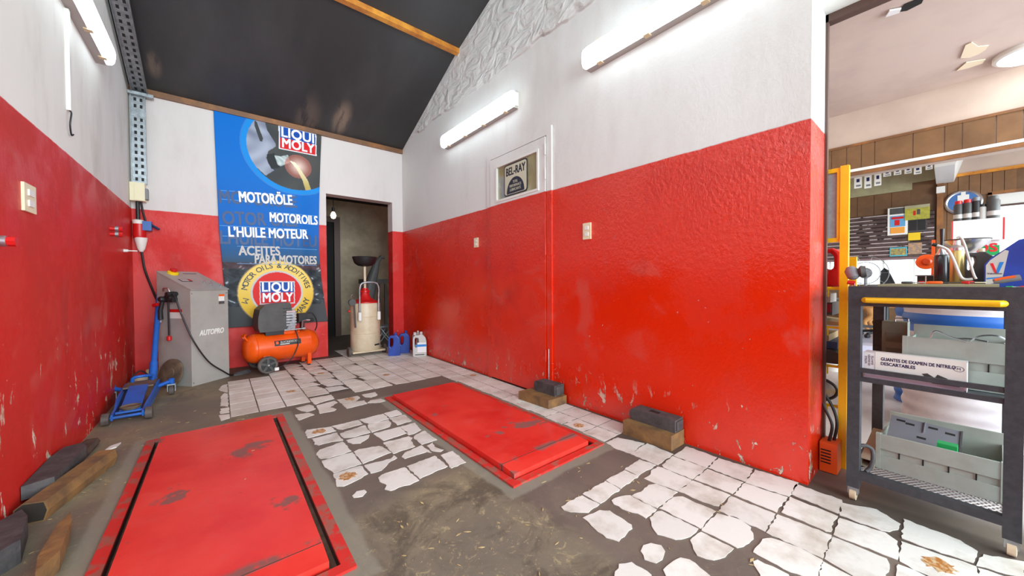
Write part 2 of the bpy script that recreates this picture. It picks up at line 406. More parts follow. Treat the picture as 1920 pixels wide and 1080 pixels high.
# walls
bm = B(); yy = [YF, 3.669, YB + .18]
prism(bm, [(XL, YF, 0), (XL, YB + .18, 0), (XL, YB + .18, 3.0), (XL, 3.669, zc(3.669)), (XL, YF, zc(YF))], (-.2, 0, 0))
wall_left = struct(finish('wall_left', bm, M_wl))
DX0, DX1, DZ = 1.135, 2.043, 2.21
bm = B()
box(bm, XL, DX0, YB, YB + .18, 0, 3.0); box(bm, DX1, XR, YB, YB + .18, 0, 3.0); box(bm, DX0, DX1, YB, YB + .18, DZ, 3.0)
wall_back = struct(finish('wall_back', bm, M_wb))
bm = B()
prism(bm, [(XR, YE, 0), (XR, YB + .18, 0), (XR, YB + .18, 3.0), (XR, 3.669, zc(3.669)), (XR, YF, zc(YF)), (XR, YF, 2.4), (XR, YE, 2.4)], (XR2 - XR, 0, 0))
wall_right = struct(finish('wall_right', bm, M_wr))
bm = B()
prism(bm, [(XL - .2, YB, zc(YB)), (XL - .2, 3.669, zc(3.669)), (XL - .2, YF, zc(YF)), (XL - .2, YF, zc(YF) + .1), (XL - .2, 3.669, zc(3.669) + .1), (XL - .2, YB + .2, zc(YB) + .1), (XL - .2, YB + .2, zc(YB) - .01)], (XR2 - XL + .2, 0, 0))
ceiling = struct(finish('ceiling', bm, M_ceil))
# battens
bm = B(); box(bm, XL, XR, YB - .035, YB, ZT - .005, ZT + .055); t1 = struct(finish('trim_1', bm, M_brownw))
z1 = zc(3.669)
bm = B(); prism(bm, [(XL, 3.70, z1 - .045), (XL, 3.635, z1 - .045), (XL, 3.635, z1 + .02), (XL, 3.70, z1 + .02)], (XR - XL, 0, 0)); t2 = struct(finish('trim_2', bm, M_orangew))
bm = B(); box(bm, XR2, XR2 + .03, YE - .012, YE + .012, 0, 2.4); box(bm, XR2, XR2 + .05, YF, YE, 2.36, 2.44); t3 = struct(finish('trim_3', bm, M_dbrown))

# dim room behind the doorway
bm = B()
box(bm, .3, 3.2, 7.3, 7.4, 0, 2.6); box(bm, .2, .3, YB + .18, 7.4, 0, 2.6); box(bm, 3.2, 3.3, YB + .18, 7.4, 0, 2.6)
struct(finish('wall_storeroom', bm, M_dwall))
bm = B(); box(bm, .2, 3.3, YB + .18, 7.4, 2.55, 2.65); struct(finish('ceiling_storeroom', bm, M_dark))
d2 = thing('door_2', 'dark doorway with brown frame in the back room', 'door'); del d2['label']; del d2['category']; d2['kind'] = 'structure'
dx = [ony(q, 500, 7.28).x for q in (604, 626, 637)]
zt2 = ony(630, 408, 7.28).z
obox('opening', M_dark, d2, .7, dx[1], 7.285, 7.30, 0, zt2 - .1)
obox('frame', M_dbrown, d2, dx[1], dx[2], 7.22, 7.30, 0, zt2); obox('frame', M_dbrown, d2, .7, dx[1], 7.22, 7.30, zt2 - .1, zt2)
based(d2, (dx[1], 7.28, 0))

# ------------------------------------------------------------------ floor tiles
TP = .1773
def tile(poly, m=M_tile, th=.0022, jit=.0042, ragged=True):
    """poly: floor points; edges get small breaks"""
    pts = []
    n = len(poly)
    for i in range(n):
        a, b = Vector(poly[i]), Vector(poly[(i + 1) % n]); L = (b - a).length
        pts.append(a)
        if ragged:
            k = int(L / .018)
            for j in range(1, k):
                p = a.lerp(b, j / k); nn = Vector((-(b - a).y, (b - a).x, 0)).normalized()
                pts.append(p + nn * random.uniform(-jit, jit))
    pts = [Vector((p.x, p.y, .0005)) for p in pts]
    ar = sum(pts[i - 1].x * pts[i].y - pts[i].x * pts[i - 1].y for i in range(len(pts)))
    if ar < 0: pts.reverse()
    bm = B(); prism(bm, pts, (0, 0, th))
    return finish('tile', bm, m, floor)
def motif(t, x, y, r=.05, th=.0034):
    bm = B(); n = 22
    pts = [(x + math.cos(2 * PI * i / n) * r * random.uniform(.55, 1.05), y + math.sin(2 * PI * i / n) * r * random.uniform(.55, 1.05), .002) for i in range(n)]
    prism(bm, pts, (0, 0, th - .002)); return finish('motif', bm, M_motif, t)
def traced(zx, zy, sc, polys, m=M_tile):
    for poly in polys:
        dec = None
        if isinstance(poly, tuple): poly, dec = poly
        t = tile([onz(zx + a / sc, zy + b / sc, .0027) for a, b in poly], m)
        if dec:
            c = onz(zx + dec[0] / sc, zy + dec[1] / sc, .0027); motif(t, c.x, c.y)
A = [([(65,375),(80,350),(330,318),(375,360),(200,405),(90,432)], (205,365)),
 [(328,315),(600,252),(640,292),(520,325),(440,347),(400,345)], [(605,250),(845,190),(905,240),(770,280),(700,290),(650,275)],
 [(850,187),(985,150),(1035,195),(905,228)], [(130,440),(380,378),(445,455),(330,470),(200,505),(155,495),(160,470)],
 [(415,385),(660,305),(720,375),(560,420),(450,430),(420,405)], [(690,300),(900,250),(925,290),(915,315),(730,378),(700,340)],
 [(910,235),(1060,200),(1130,260),(985,303)], [(175,600),(210,550),(440,468),(528,562),(420,600),(290,635),(220,640)],
 [(475,455),(560,430),(710,400),(700,430),(620,485),(540,490),(490,475)], [(748,388),(1010,320),(1090,380),(850,460)],
 [(1015,320),(1165,280),(1225,350),(1150,390),(1100,402)], [(1150,430),(1170,400),(1260,360),(1385,450),(1230,500)],
 [(845,480),(1100,415),(1140,430),(1120,460),(1165,515),(945,590)], [(550,570),(600,545),(800,512),(840,520),(930,575),(640,690)],
 [(1030,620),(1060,580),(1225,505),(1330,580),(1280,570),(1180,600),(1060,640)], [(1280,510),(1340,475),(1360,520),(1450,550),(1420,570),(1330,560)],
 [(230,660),(540,575),(630,690),(350,785),(260,725)], [(655,705),(920,640),(950,605),(985,632),(900,680),(830,755),(720,785)],
 ([(345,795),(610,710),(640,715),(695,790),(590,850),(450,915),(380,915),(370,860)], (490,815)),
 [(1080,715),(1360,610),(1490,715),(1210,840)], [(1420,605),(1540,562),(1675,675),(1525,735),(1450,640)],
 [(795,830),(830,800),(1060,725),(1205,855),(1110,900),(1000,925),(920,960),(860,945),(880,905),(810,870)],
 [(535,1010),(580,965),(660,950),(680,970),(640,1015),(550,1028)]]
traced(560, 740, 5.3333, A)
Dt = [[(545,248),(660,170),(790,215),(650,300)], [(400,332),(545,255),(655,300),(515,400)], [(218,440),(395,338),(510,405),(355,515)],
 [(50,540),(100,505),(215,452),(350,520),(265,585),(120,580),(70,565)], [(590,128),(720,45),(925,130),(805,215)], [(400,40),(490,0),(700,45),(590,125),(480,90)],
 [(925,140),(1030,70),(1265,155),(1185,238)], [(835,215),(920,145),(1180,240),(1075,325),(850,235)],
 [(695,318),(745,290),(750,260),(800,228),(840,235),(1065,330),(965,418),(780,355)], [(600,455),(690,410),(730,370),(790,362),(960,425),(800,550)],
 [(443,490),(490,465),(590,450),(795,560),(710,630),(640,590),(560,570),(460,520)], [(218,625),(350,565),(430,570),(600,680),(605,710),(500,810),(400,780),(310,710)],
 [(670,885),(690,840),(750,822),(830,840),(860,885),(840,950),(790,978),(700,950)], [(740,625),(800,575),(835,572),(1120,710),(1100,740),(1060,770),(940,795),(800,755),(755,690)],
 [(815,550),(925,465),(1000,460),(1255,575),(1135,710),(1000,640)], [(965,420),(1075,335),(1370,450),(1280,535),(1240,530),(1150,500),(1040,450)],
 [(1085,325),(1190,245),(1470,350),(1385,440)], [(1195,235),(1275,160),(1545,245),(1480,345)], [(1485,350),(1560,250),(1900,352),(1825,460)],
 [(1395,445),(1480,355),(1815,465),(1730,585)], [(1275,570),(1375,458),(1720,595),(1640,735),(1480,660)],
 [(1145,710),(1265,590),(1420,625),(1530,700),(1550,790),(1470,850),(1420,860),(1145,725)], [(1055,800),(1140,735),(1395,865),(1330,930),(1240,955),(1110,920),(1080,870)],
 [(465,1080),(500,985),(600,970),(755,1070),(760,1130),(500,1150)], [(845,1030),(900,980),(980,935),(1050,950),(1180,1050),(1260,1130),(1100,1180),(880,1130)]]
traced(1040, 820, 4.1545, Dt)
Et = [[(345,175),(660,285),(665,310),(635,380),(310,245)], [(300,262),(632,398),(600,450),(585,505),(545,500),(240,370)], [(215,385),(588,528),(530,690),(135,510)],
 [(110,555),(170,548),(370,615),(525,700),(495,850),(250,760),(45,645)], [(45,710),(75,698),(290,800),(330,900),(200,900),(100,830)],
 [(665,305),(900,350),(970,390),(1065,450),(1050,490),(990,505),(930,495),(645,390)], [(645,410),(960,510),(1045,570),(1055,620),(1045,700),(600,525)],
 [(595,540),(970,690),(990,730),(985,780),(940,860),(800,850),(538,692)], [(1085,415),(1480,565),(1600,640),(1570,720),(1230,610),(1075,550)],
 ([(1070,570),(1560,735),(1590,745),(1620,850),(1400,900),(1220,800),(1060,710)], (1330,735)), [(1050,730),(1210,790),(1380,870),(1350,950),(1000,950)],
 [(1640,660),(1920,712),(1920,830),(1590,738)], [(1600,755),(1900,850),(1900,950),(1640,870)], [(530,710),(790,850),(760,900),(500,830)]]
traced(1400, 860, 3.6923, Et)
Bt = [[(50,430),(80,395),(125,385),(130,460),(60,445)], [(65,500),(100,465),(130,470),(135,585),(60,580),(70,540)], [(65,605),(140,592),(143,640),(60,650)],
 [(50,665),(145,652),(150,690),(70,715)], [(740,600),(860,570),(900,580),(920,610),(840,635),(780,620)], [(733,660),(860,643),(910,660),(770,710)],
 [(865,515),(1060,480),(1090,515),(960,550),(915,570)], [(930,575),(1090,535),(1120,550),(1050,590),(1110,610),(1090,625),(960,650)],
 ([(1110,525),(1300,490),(1320,510),(1280,540),(1150,555)], (1228,520)), [(1155,560),(1360,530),(1385,560),(1200,605)],
 [(1335,480),(1460,455),(1475,485),(1420,505),(1360,500)], [(1385,555),(1410,530),(1510,515),(1550,535),(1500,550)]]
traced(400, 640, 4.8, Bt, M_tileb)
# the far field and the strip along the right wall: whole tiles on the grid
decor = [(.837, 4.333), (.491, 3.768), (1.379, 3.783), (2.098, 3.256), (1.9, 1.599)]
front = [3.375, 3.375, 3.375, 3.53, 3.57, 3.40, 3.40, 3.39, 3.40, 3.41, 3.36, 3.36]
obst = []
for k in range(12):
    xa, xb = .050 + TP * k, .050 + TP * (k + 1)
    y0 = 1.343 if k >= 10 else front[k]
    off = .0 if k >= 10 else 0
    j = 0; y = y0
    while y < (5.30 if k < 6 or k >= 11 else 5.62):
        ya, yb = y, y + TP; y = yb; j += 1
        if yb > 5.30 and not (DX0 < xa and xb < DX1): continue
        if xb < .42 and ya > 4.5: continue
        if xb < .60 and ya > 4.75: continue
        g = .0042
        jx = lambda: random.uniform(-.0015, .0015)
        left = xa + g + (random.uniform(.012, .03) if (k == 10 and ya < 3.1) else 0)
        P = [Vector((left + jx(), ya + g + jx(), 0)), Vector((xb - g, ya + g + jx(), 0)), Vector((xb - g, yb - g + jx(), 0)), Vector((left + jx(), yb - g, 0))]
        if k in (3, 4, 5, 6, 7) and random.random() < .4:      # broken corner
            c = random.choice((0, 2)); P[c] = P[c] + Vector((.03 if c == 0 else -.04, .02 if c == 0 else -.03, 0))
        t = tile(P, M_tileb if ya > 2.6 else M_tile, ragged=(k == 10 or k in (3, 4, 5, 6)))
        for (mx, my) in decor:
            if xa < mx < xb and ya < my < yb: motif(t, (xa + xb) / 2, (ya + yb) / 2, .045)

# ------------------------------------------------------------------ door in the right wall
d1 = bpy.data.objects.new('door_1', None); COL.objects.link(d1); d1['kind'] = 'structure'
ya, yb, zf = 2.135, 3.075, 2.325
bm = B()
for (u, v, z0, z1) in ((ya, ya + .06, 0, zf), (yb - .06, yb, 0, zf), (ya + .06, yb - .06, zf - .065, zf)): box(bm, XR - .014, XR + .005, u, v, z0, z1)
finish('frame', bm, M_wr, d1)
la, lb, lz = ya + .068, yb - .066, zf - .075
wa, wb, wz0, wz1 = 2.30, 2.885, 1.822, 2.145
bm = B()
box(bm, XR - .022, XR - .004, la, lb, .015, wz0); box(bm, XR - .022, XR - .004, la, lb, wz1, lz)
box(bm, XR - .022, XR - .004, la, wa, wz0, wz1); box(bm, XR - .022, XR - .004, wb, lb, wz0, wz1)
leaf = finish('leaf', bm, M_wr, d1)
bm = B()
for (u, v, z0, z1) in ((wa - .02, wa, wz0 - .02, wz1 + .02), (wb, wb + .02, wz0 - .02, wz1 + .02), (wa, wb, wz0 - .02, wz0), (wa, wb, wz1, wz1 + .02)): box(bm, XR - .03, XR - .022, u, v, z0, z1)
finish('window_bead', bm, M_white, leaf)
bm = B(); box(bm, XR - .005, XR - .0005, la - .006, lb + .006, .004, lz + .006); finish('gap', bm, M_dark, d1)
bm = B(); box(bm, XR - .0080, XR - .0055, wa, wb, wz0, wz1); finish('backing', bm, M_winback, leaf)
bm = B(); box(bm, XR - .017, XR - .0145, wa, wb, wz0, wz1); finish('pane', bm, M_glass, leaf)
for z in (2.14, 1.93, 1.28, .36): otube('hinge', M_wr, d1, [(XR - .024, la - .004, z - .05), (XR - .024, la - .004, z + .05)], .007, 8)
otube('latch_rod', M_chrome, d1, [(XR - .018, ya + .035, .05), (XR - .018, ya + .035, .42)], .004, 6)
# sticker on the glass
M_stick = mat('cream_sticker', (208, 204, 180), .5); M_stickd = mat('dark_sticker_print', (38, 40, 56), .5)
sy, sz, sw, sh = 2.605, 1.985, .34, .30
xs_ = XR - .0182
def SM(y, z, dx=0): return Matrix(((0, 0, -1, xs_ - dx), (-1, 0, 0, y), (0, 1, 0, z), (0, 0, 0, 1)))
def rrect(w, h, r, n=5):
    out = []
    for cx, cy, a0 in ((w / 2 - r, h / 2 - r, 0), (-w / 2 + r, h / 2 - r, 90), (-w / 2 + r, -h / 2 + r, 180), (w / 2 - r, -h / 2 + r, 270)):
        for i in range(n + 1):
            a = math.radians(a0 + 90 * i / n); out.append((cx + r * math.cos(a), cy + r * math.sin(a), 0))
    return out
def flat(name, m, parent, M, pts, th=.0005):
    bm = B(); prism(bm, [M @ Vector(p) for p in pts], (M.to_3x3() @ Vector((0, 0, 1))) * th); return finish(name, bm, m, parent)
stk = thing('window_sticker', 'square cream sticker with dark lettering on the door window', 'sticker')
flat('backing', M_stickd, stk, SM(sy, sz), rrect(sw, sh, .03)); flat('field', M_stick, stk, SM(sy, sz, .0006), rrect(sw - .02, sh - .02, .025))
arc = [(.13 * math.cos(a), -.135 + .15 * math.sin(a), 0) for a in [PI * i / 20 for i in range(21)]]
flat('arch', M_stickd, stk, SM(sy, sz, .0012), arc)
text('lettering', 'BEL-RAY', .105, M_stickd, SM(sy, sz + .075, .0014), stk, bold=.022, width=.28)
for i, s in enumerate(('TOTAL', 'PERFORMANCE', 'LUBRICANTS')): text('lettering', s, .036, M_stick, SM(sy, sz - .03 - .036 * i, .002), stk, width=(.07, .17, .16)[i])
based(stk, (XR - .018, sy, sz - sh / 2))

# ================================================================== CAR LIFT PLATFORMS
def lift(l, zt, cx0, cx1, cy0, cy1, label):
    r = thing('car_lift_platform', label, 'car lift', group='car lift platforms sunk in the floor')
    x0, x1, y0, y1 = l['x0'], l['x1'], l['y0'], l['y1']
    for (a, b, c, d) in ((x0, x0 + FW, y0, y1), (x1 - FW, x1, y0, y1), (x0 + FW, x1 - FW, y0, y0 + FW), (x0 + FW, x1 - FW, y1 - FW, y1)):
        obox('frame_bar', M_frame, r, a, b, c, d, .0005, .010, bev=.002)
    bm = B(); h = (x0 + FW, x1 - FW, y0 + FW, y1 - FW)
    box(bm, h[0], h[1], h[2], h[3], -.16, -.15)
    for (a, b, c, d) in ((h[0] - .01, h[0], h[2], h[3]), (h[1], h[1] + .01, h[2], h[3]), (h[0], h[1], h[2] - .01, h[2]), (h[0], h[1], h[3], h[3] + .01)): box(bm, a, b, c, d, -.16, 0)
    finish('pit_box', bm, M_pit, r)
    for (a, b, c, d) in ((h[0], h[0] + .03, h[2], h[3]), (h[1] - .035, h[1], h[2], h[3]), (h[0] + .03, h[1] - .035, h[2], h[2] + .03)): obox('ledge', M_grime, r, a, b, c, d, -.045, -.03)
    yfl = cy0 + .105
    bm = B(); box(bm, cx0, cx1, yfl + .003, cy1, zt - .05, zt); finish('cover_plate', bm, M_cover, r, bev=.004)
    bm = B(); prism(bm, [(cx0, yfl - .003, zt - .05), (cx0, cy0, zt - .05), (cx0, cy0, zt - .008), (cx0, yfl - .003, zt)], (cx1 - cx0, 0, 0)); finish('ramp_flap', bm, M_cover, r, bev=.003)
    otube('hinge_rod', M_pit, r, [(cx0 + .004, yfl, zt - .004), (cx1 - .004, yfl, zt - .004)], .0045, 8)
    bm = B(); box(bm, cx0 + .06, cx1 - .06, cy0 + .15, cy1 - .1, -.15, zt - .05); finish('scissor_base', bm, M_pit, r)
    return based(r, ((x0 + x1) / 2, (y0 + y1) / 2, 0))
lift(L1, .034, -.300, .283, 1.362, 3.135, 'larger nearer red lift platform flush in the floor by the left wall')
lift(L2, .038, 1.136, 1.722, 1.375, 3.005, 'smaller farther red lift platform in the tiled floor near the right wall')

# ================================================================== BLOCKS
def block(name, pts, h, m, label, cat, grp, bev=.008, z0=0.0, endm=None):
    bm = B(); prism(bm, [(p[0], p[1], z0) for p in pts], (0, 0, h)); o = finish(name, bm, m, None, bev=bev)
    return tag(o, label, cat, grp)
G = 'wheel chock blocks along the right wall'
block('timber_block', [(1.955, 2.30), (1.975, 1.965), (2.185, 1.965), (2.185, 2.30)], .07, M_wood, 'brown timber block on the tiles beneath the door', 'wood block', G)
block('timber_block', [(2.03, 1.335), (2.035, 1.015), (2.195, 1.015), (2.195, 1.335)], .09, M_wood, 'brown timber block by the wall nearest the trolley', 'wood block', G)
def rubber(x0, x1, y0, y1, z0, h, label, slot=True):
    r = thing('rubber_pad', label, 'rubber block', group='black rubber pads on timber blocks')
    bm = B(); n = 6; pts = []
    for i in range(n + 1):
        a = PI / 2 * i / n; pts.append((x0, y1 - .03 + .03 * math.sin(a), z0 + h - .03 + .03 * math.cos(a)))
    for i in range(n + 1):
        a = PI / 2 * i / n; pts.append((x0, y1 - .03 + .03 * math.cos(a), z0 + .03 - .03 * math.sin(a)))
    pts += [(x0, y0, z0), (x0, y0, z0 + h)]
    prism(bm, pts, (x1 - x0, 0, 0)); finish('body', bm, M_blackrub, r, bev=.005)
    ym = (y0 + y1) / 2
    if slot: obox('slot', M_dark, r, (x0 + x1) / 2 - .018, (x0 + x1) / 2 + .018, ym - .03, ym + .035, z0 + h - .004, z0 + h + .0008)
    obox('rib', M_blackrub, r, x0 + .012, x1 - .012, y0 - .008, y0 + .002, z0 + .012, z0 + h - .01, bev=.002)
    return based(r, ((x0 + x1) / 2, ym, z0))
rubber(2.08, 2.19, 2.00, 2.245, .07, .085, 'black rubber pad on the timber block beneath the door', False)
rubber(2.09, 2.19, 1.02, 1.325, .09, .075, 'black slotted rubber pad on the timber block nearest the trolley')
G = 'timber offcuts along the left wall'
def beam(name, p, q, wd, h, m, endm, label, cat, grp, tilt=0., z0=0.):
    p, q = Vector(p), Vector(q); d = (q - p); L = d.length; d.normalize()
    M = Matrix((d, Vector((-d.y, d.x, 0)).normalized(), Vector((0, 0, 1)))).transposed().to_4x4(); M.translation = p + Vector((0, 0, z0))
    r = thing(name, label, cat, group=grp)
    bm = B()
    pts = [M @ Vector((0, -wd / 2 + .012, 0)), M @ Vector((0, wd / 2, 0)), M @ Vector((0, wd / 2, h * .75)), M @ Vector((0, wd / 4, h)), M @ Vector((0, -wd / 2 + .01, h * .95)), M @ Vector((0, -wd / 2, h * .5))]
    prism(bm, pts, d * L); finish('body', bm, m, r, bev=.006)
    c = sum(pts, Vector()) / 6
    bm = B(); prism(bm, [c + (x - c) * .9 - d * .0008 for x in pts], -d * .0012); finish('end_grain', bm, endm, r)
    return based(r, p + Vector((0, 0, z0)))
beam('timber_beam', (-.622, 2.42, 0), (-.50, 2.93, 0), .10, .088, M_wood, M_woodend, 'long brown timber with blackened end beside the left lift', 'wood block', G)
beam('timber_beam', (-.647, 2.80, 0), (-.622, 3.33, 0), .075, .05, M_woodd, M_woodend, 'flat grey-brown timber against the left wall under a rubber pad', 'wood block', G)
bm = B(); prism(bm, [(-.684, 2.56, .052), (-.60, 2.60, .052), (-.575, 2.98, .052), (-.60, 3.06, .052), (-.665, 3.04, .052), (-.684, 2.9, .052)], (0, 0, .062))
tag(finish('rubber_pad', bm, M_blackrub, None, bev=.012), 'black worn rubber pad lying on timber against the left wall', 'rubber block', 'black rubber pads on timber blocks')
bm = B(); prism(bm, [(-.66, 1.95, 0), (-.565, 2.10, 0), (-.60, 2.30, 0), (-.635, 2.38, 0), (-.682, 2.30, 0), (-.684, 1.95, 0)], (0, 0, .085))
tag(finish('timber_offcut', bm, M_blackrub, None, bev=.01), 'dark grey block in the bottom left corner of the photo', 'wood block', G)
bm = B(); prism(bm, [(-.475, 1.85, 0), (-.445, 1.95, 0), (-.465, 2.17, 0), (-.485, 2.25, 0), (-.50, 2.17, 0), (-.495, 1.95, 0)], (.004, 0, .075))
tag(finish('timber_offcut', bm, M_wood, None, bev=.004), 'thin brown timber slab standing on edge beside the near lift', 'wood block', G)
bm = B(); prism(bm, [(-.545, 3.17, .001), (-.50, 3.20, .001), (-.49, 3.27, .001), (-.53, 3.24, .001)], (0, 0, .008)); tag(finish('paper_scrap', bm, M_white), 'crumpled white scrap on the floor by the left timbers', 'litter')

# ================================================================== LIFT CONTROL CABINET
c0 = Vector((-.218, 4.631, 0)); cu = Vector((.767, .642, 0)); cn = Vector((-.642, .767, 0)); CW, CD_, CZ0, CZ1 = .375, .40, .937, 1.115
CM = Matrix((cu, cn, Vector((0, 0, 1)))).transposed().to_4x4(); CM.translation = c0     # local x along the lettered face, y to the back
cab = thing('lift_control_cabinet', 'tall grey steel control cabinet with sloping top in the left corner', 'cabinet')
bm = B(); prism(bm, [CM @ Vector(v) for v in ((0, 0, 0), (0, CD_, 0), (0, CD_, CZ1), (0, 0, CZ0))], cu * CW); finish('body', bm, M_cab, cab, bev=.004)
sl = (CZ1 - CZ0) / CD_
TMz = Vector((0, -sl, 1)).normalized(); TMy = Vector((0, 1, sl)).normalized()
TM = CM @ Matrix(((1, 0, 0, 0), (0, TMy.y, TMz.y, 0), (0, TMy.z, TMz.z, CZ0), (0, 0, 0, 1)))     # on the sloping top
SL = CD_ * math.hypot(1, sl)
bm = B(); box(bm, -.004, CW + .004, -.012, SL + .004, .001, .010, TM); tp = finish('top_panel', bm, M_cab, cab, bev=.002)
olathe('stop_base', mat('safety_yellow', (246, 206, 22), .4), tp, [(.045, .010), (.045, .028), (.036, .034)], 20, TM @ Matrix.Translation((.10, SL - .06, 0)))
olathe('stop_knob', M_redp, tp, [(.02, .034), (.02, .044), (.030, .046), (.030, .058), (.022, .063)], 18, TM @ Matrix.Translation((.10, SL - .06, 0)))
obox('display', M_black, tp, .05, .15, .18, .235, .010, .013, M=TM); obox('display_glass', mat('grey_screen', (186, 186, 184), .2), tp, .06, .125, .188, .228, .013, .014, M=TM)
obox('display_button', M_redp, tp, .13, .147, .19, .222, .013, .016, M=TM)
obox('engraved_line', M_dgrey, tp, .2, .33, SL - .06, SL - .045, .010, .0108, M=TM)
for i, (x, y) in enumerate(((.25, .07), (.27, .11), (.24, .15), (.345, .06))):
    olathe('switch', M_chrome, tp, [(.010, .010), (.010, .018), (.004, .020), (.003, .042), (.006, .044)], 10, TM @ Matrix.Translation((x, y, 0)))
FMx = lambda x, z, d=.0: CM @ Matrix(((1, 0, 0, x), (0, 0, -1, -d), (0, 1, 0, z), (0, 0, 0, 1)))      # lettered face
LMx = lambda y, z, d=.0: CM @ Matrix(((0, 0, -1, -d), (-1, 0, 0, y), (0, 1, 0, z), (0, 0, 0, 1)))     # face with the lever
text('lettering', 'AUTOPRO', .075, M_white, FMx(.20, .505, .001), cab, bold=.022, width=.245, shear=.22)
obox('warning_label', M_white, cab, .275, .335, -.0012, 0, .80, .875, M=CM); obox('warning_label_band', M_orangep, cab, .275, .335, -.0018, -.0012, .865, .885, M=CM); obox('warning_label_foot', M_dgrey, cab, .275, .335, -.0018, -.0012, .785, .815, M=CM)
for (x, z) in ((.015, .03), (.36, .03), (.015, .46), (.36, .9), (.015, .9)): olathe('screw', M_galv, cab, [(.006, 0), (.005, .003)], 8, FMx(x, z))
obox('rating_label', M_white, cab, -.0012, 0, .10, .25, .66, .72, M=CM); obox('rating_label_band', M_redp, cab, -.0016, -.0010, .10, .25, .72, .75, M=CM)
# lever unit on the side
bm = B(); lathe(bm, [(.045, 0), (.05, .01), (.042, .05), (.03, .06)], 16, LMx(.20, .87)); lathe(bm, [(.028, 0), (.028, .075), (.02, .085)], 14, LMx(.255, .85)); lathe(bm, [(.02, .0), (.025, .03), (.02, .09)], 12, LMx(.16, .90)); box(bm, -.05, -.0, .15, .29, .82, .86, CM)
hub = finish('valve_body', bm, M_black, cab, True)
def cl(x, y, z): return CM @ Vector((x, y, z))
otube('pipe_elbow', M_chrome, hub, smoothpath([cl(-.05, .25, .93), cl(-.06, .23, .955), cl(-.05, .19, .95), cl(-.05, .17, .90)], 4), .008, 8)
otube('lever_arm', M_black, hub, [cl(-.05, .255, .86), cl(-.055, .285, .74), cl(-.05, .29, .655)], [.016, .018, .02], 10)
olathe('lever_cap', M_chrome, hub, [(.012, 0), (.010, .02)], 10, axisM(cl(-.05, .29, .645), (0, 0, -1)))
otube('release_rod', M_black, hub, [cl(-.045, .20, .86), cl(-.045, .20, .50)], .008, 8)
olathe('release_knob', M_redp, hub, [(.012, .495), (.019, .49), (.019, .455), (.012, .448)], 14, CM @ Matrix.Translation((-.045, .20, 0)))
otube('red_grip', M_redp, hub, [cl(-.055, .31, .80), cl(-.055, .365, .79)], .017, 12)
based(cab, c0)
pts = [onz(380, 704), onz(432, 700)]
otube_c = smoothpath([cl(-.05, .18, .92), cl(-.06, .10, .87), cl(-.05, .04, .70), cl(-.01, -.04, .45), cl(.12, -.05, .22), cl(.28, -.04, .08), cl(.37, -.02, .02), cl(.43, .0, .012)], 6)
pc_ = otube('pedal_cable', M_black, cab, otube_c, .007, 8); pc_.location = -c0; pc_['label'] = 'black cable drooping to the floor pedal'
pdl = thing('foot_pedal', 'flat black foot pedal on the floor beside the grey cabinet', 'pedal')
PM = CM @ Matrix.Translation((.43, -.05, 0)); bm = B()
lathe(bm, [(.07, 0), (.07, .015), (.05, .03)], 16, PM @ Matrix.Translation((.08, .03, 0)) @ Matrix.Diagonal((1.5, .7, 1, 1))); finish('base', bm, M_blackrub, pdl, True)
obox('tread', M_dgrey, pdl, .02, .14, .005, .055, .029, .036, M=PM, bev=.003); based(pdl, PM @ Vector((.08, .03, 0)))
# brown disc leaning on the cabinet
DM = axisM(cl(-.045, .19, .135), (cu * -1 + Vector((0, 0, .22))).normalized())
olathe('brake_disc', M_grime, None, [(.135, -.012), (.135, .004), (.125, .008), (.05, .008), (.045, .012), (.012, .012)], 36, DM); tag(bpy.data.objects['brake_disc'], 'round rusty brown disc leaning against the grey cabinet', 'disc')

# ================================================================== FLOOR JACK (long axis along y, saddle end towards the camera)
jk = thing('floor_jack', 'blue trolley floor jack beside the left wall', 'jack')
JX = -.525
def jside(s, name):
    bm = B(); x = JX + s * .072
    prism(bm, [(x, 3.74, .03), (x, 3.74, .07), (x, 3.86, .085), (x + s * .015, 4.02, .12), (x + s * .02, 4.36, .15), (x + s * .02, 4.44, .15), (x + s * .02, 4.44, .06), (x + s * .01, 4.0, .035)], (s * .012, 0, 0)); return finish(name, bm, M_jack, jk, bev=.002)
jside(-1, 'side_plate'); jside(1, 'side_plate')
bm = B(); prism(bm, [(JX - .055, 3.98, .10), (JX - .055, 4.22, .165), (JX - .055, 4.22, .15), (JX - .055, 3.84, .055), (JX - .055, 3.84, .07)], (.11, 0, 0)); finish('lift_arm', bm, M_jack, jk, bev=.002)
bm = B(); box(bm, JX - .088, JX + .088, 4.2, 4.43, .148, .16); finish('cover_plate', bm, M_grime, jk, bev=.003)
olathe('saddle', M_grime, jk, [(.05, .07), (.058, .088), (.055, .092), (.045, .084)], 24, Matrix.Translation((JX, 3.86, 0)))
otube('front_axle', M_jack, jk, [(JX - .10, 3.755, .045), (JX + .10, 3.755, .045)], .011, 10)
otube('cross_tube', M_jack, jk, [(JX - .07, 3.81, .06), (JX + .07, 3.81, .06)], .010, 10)
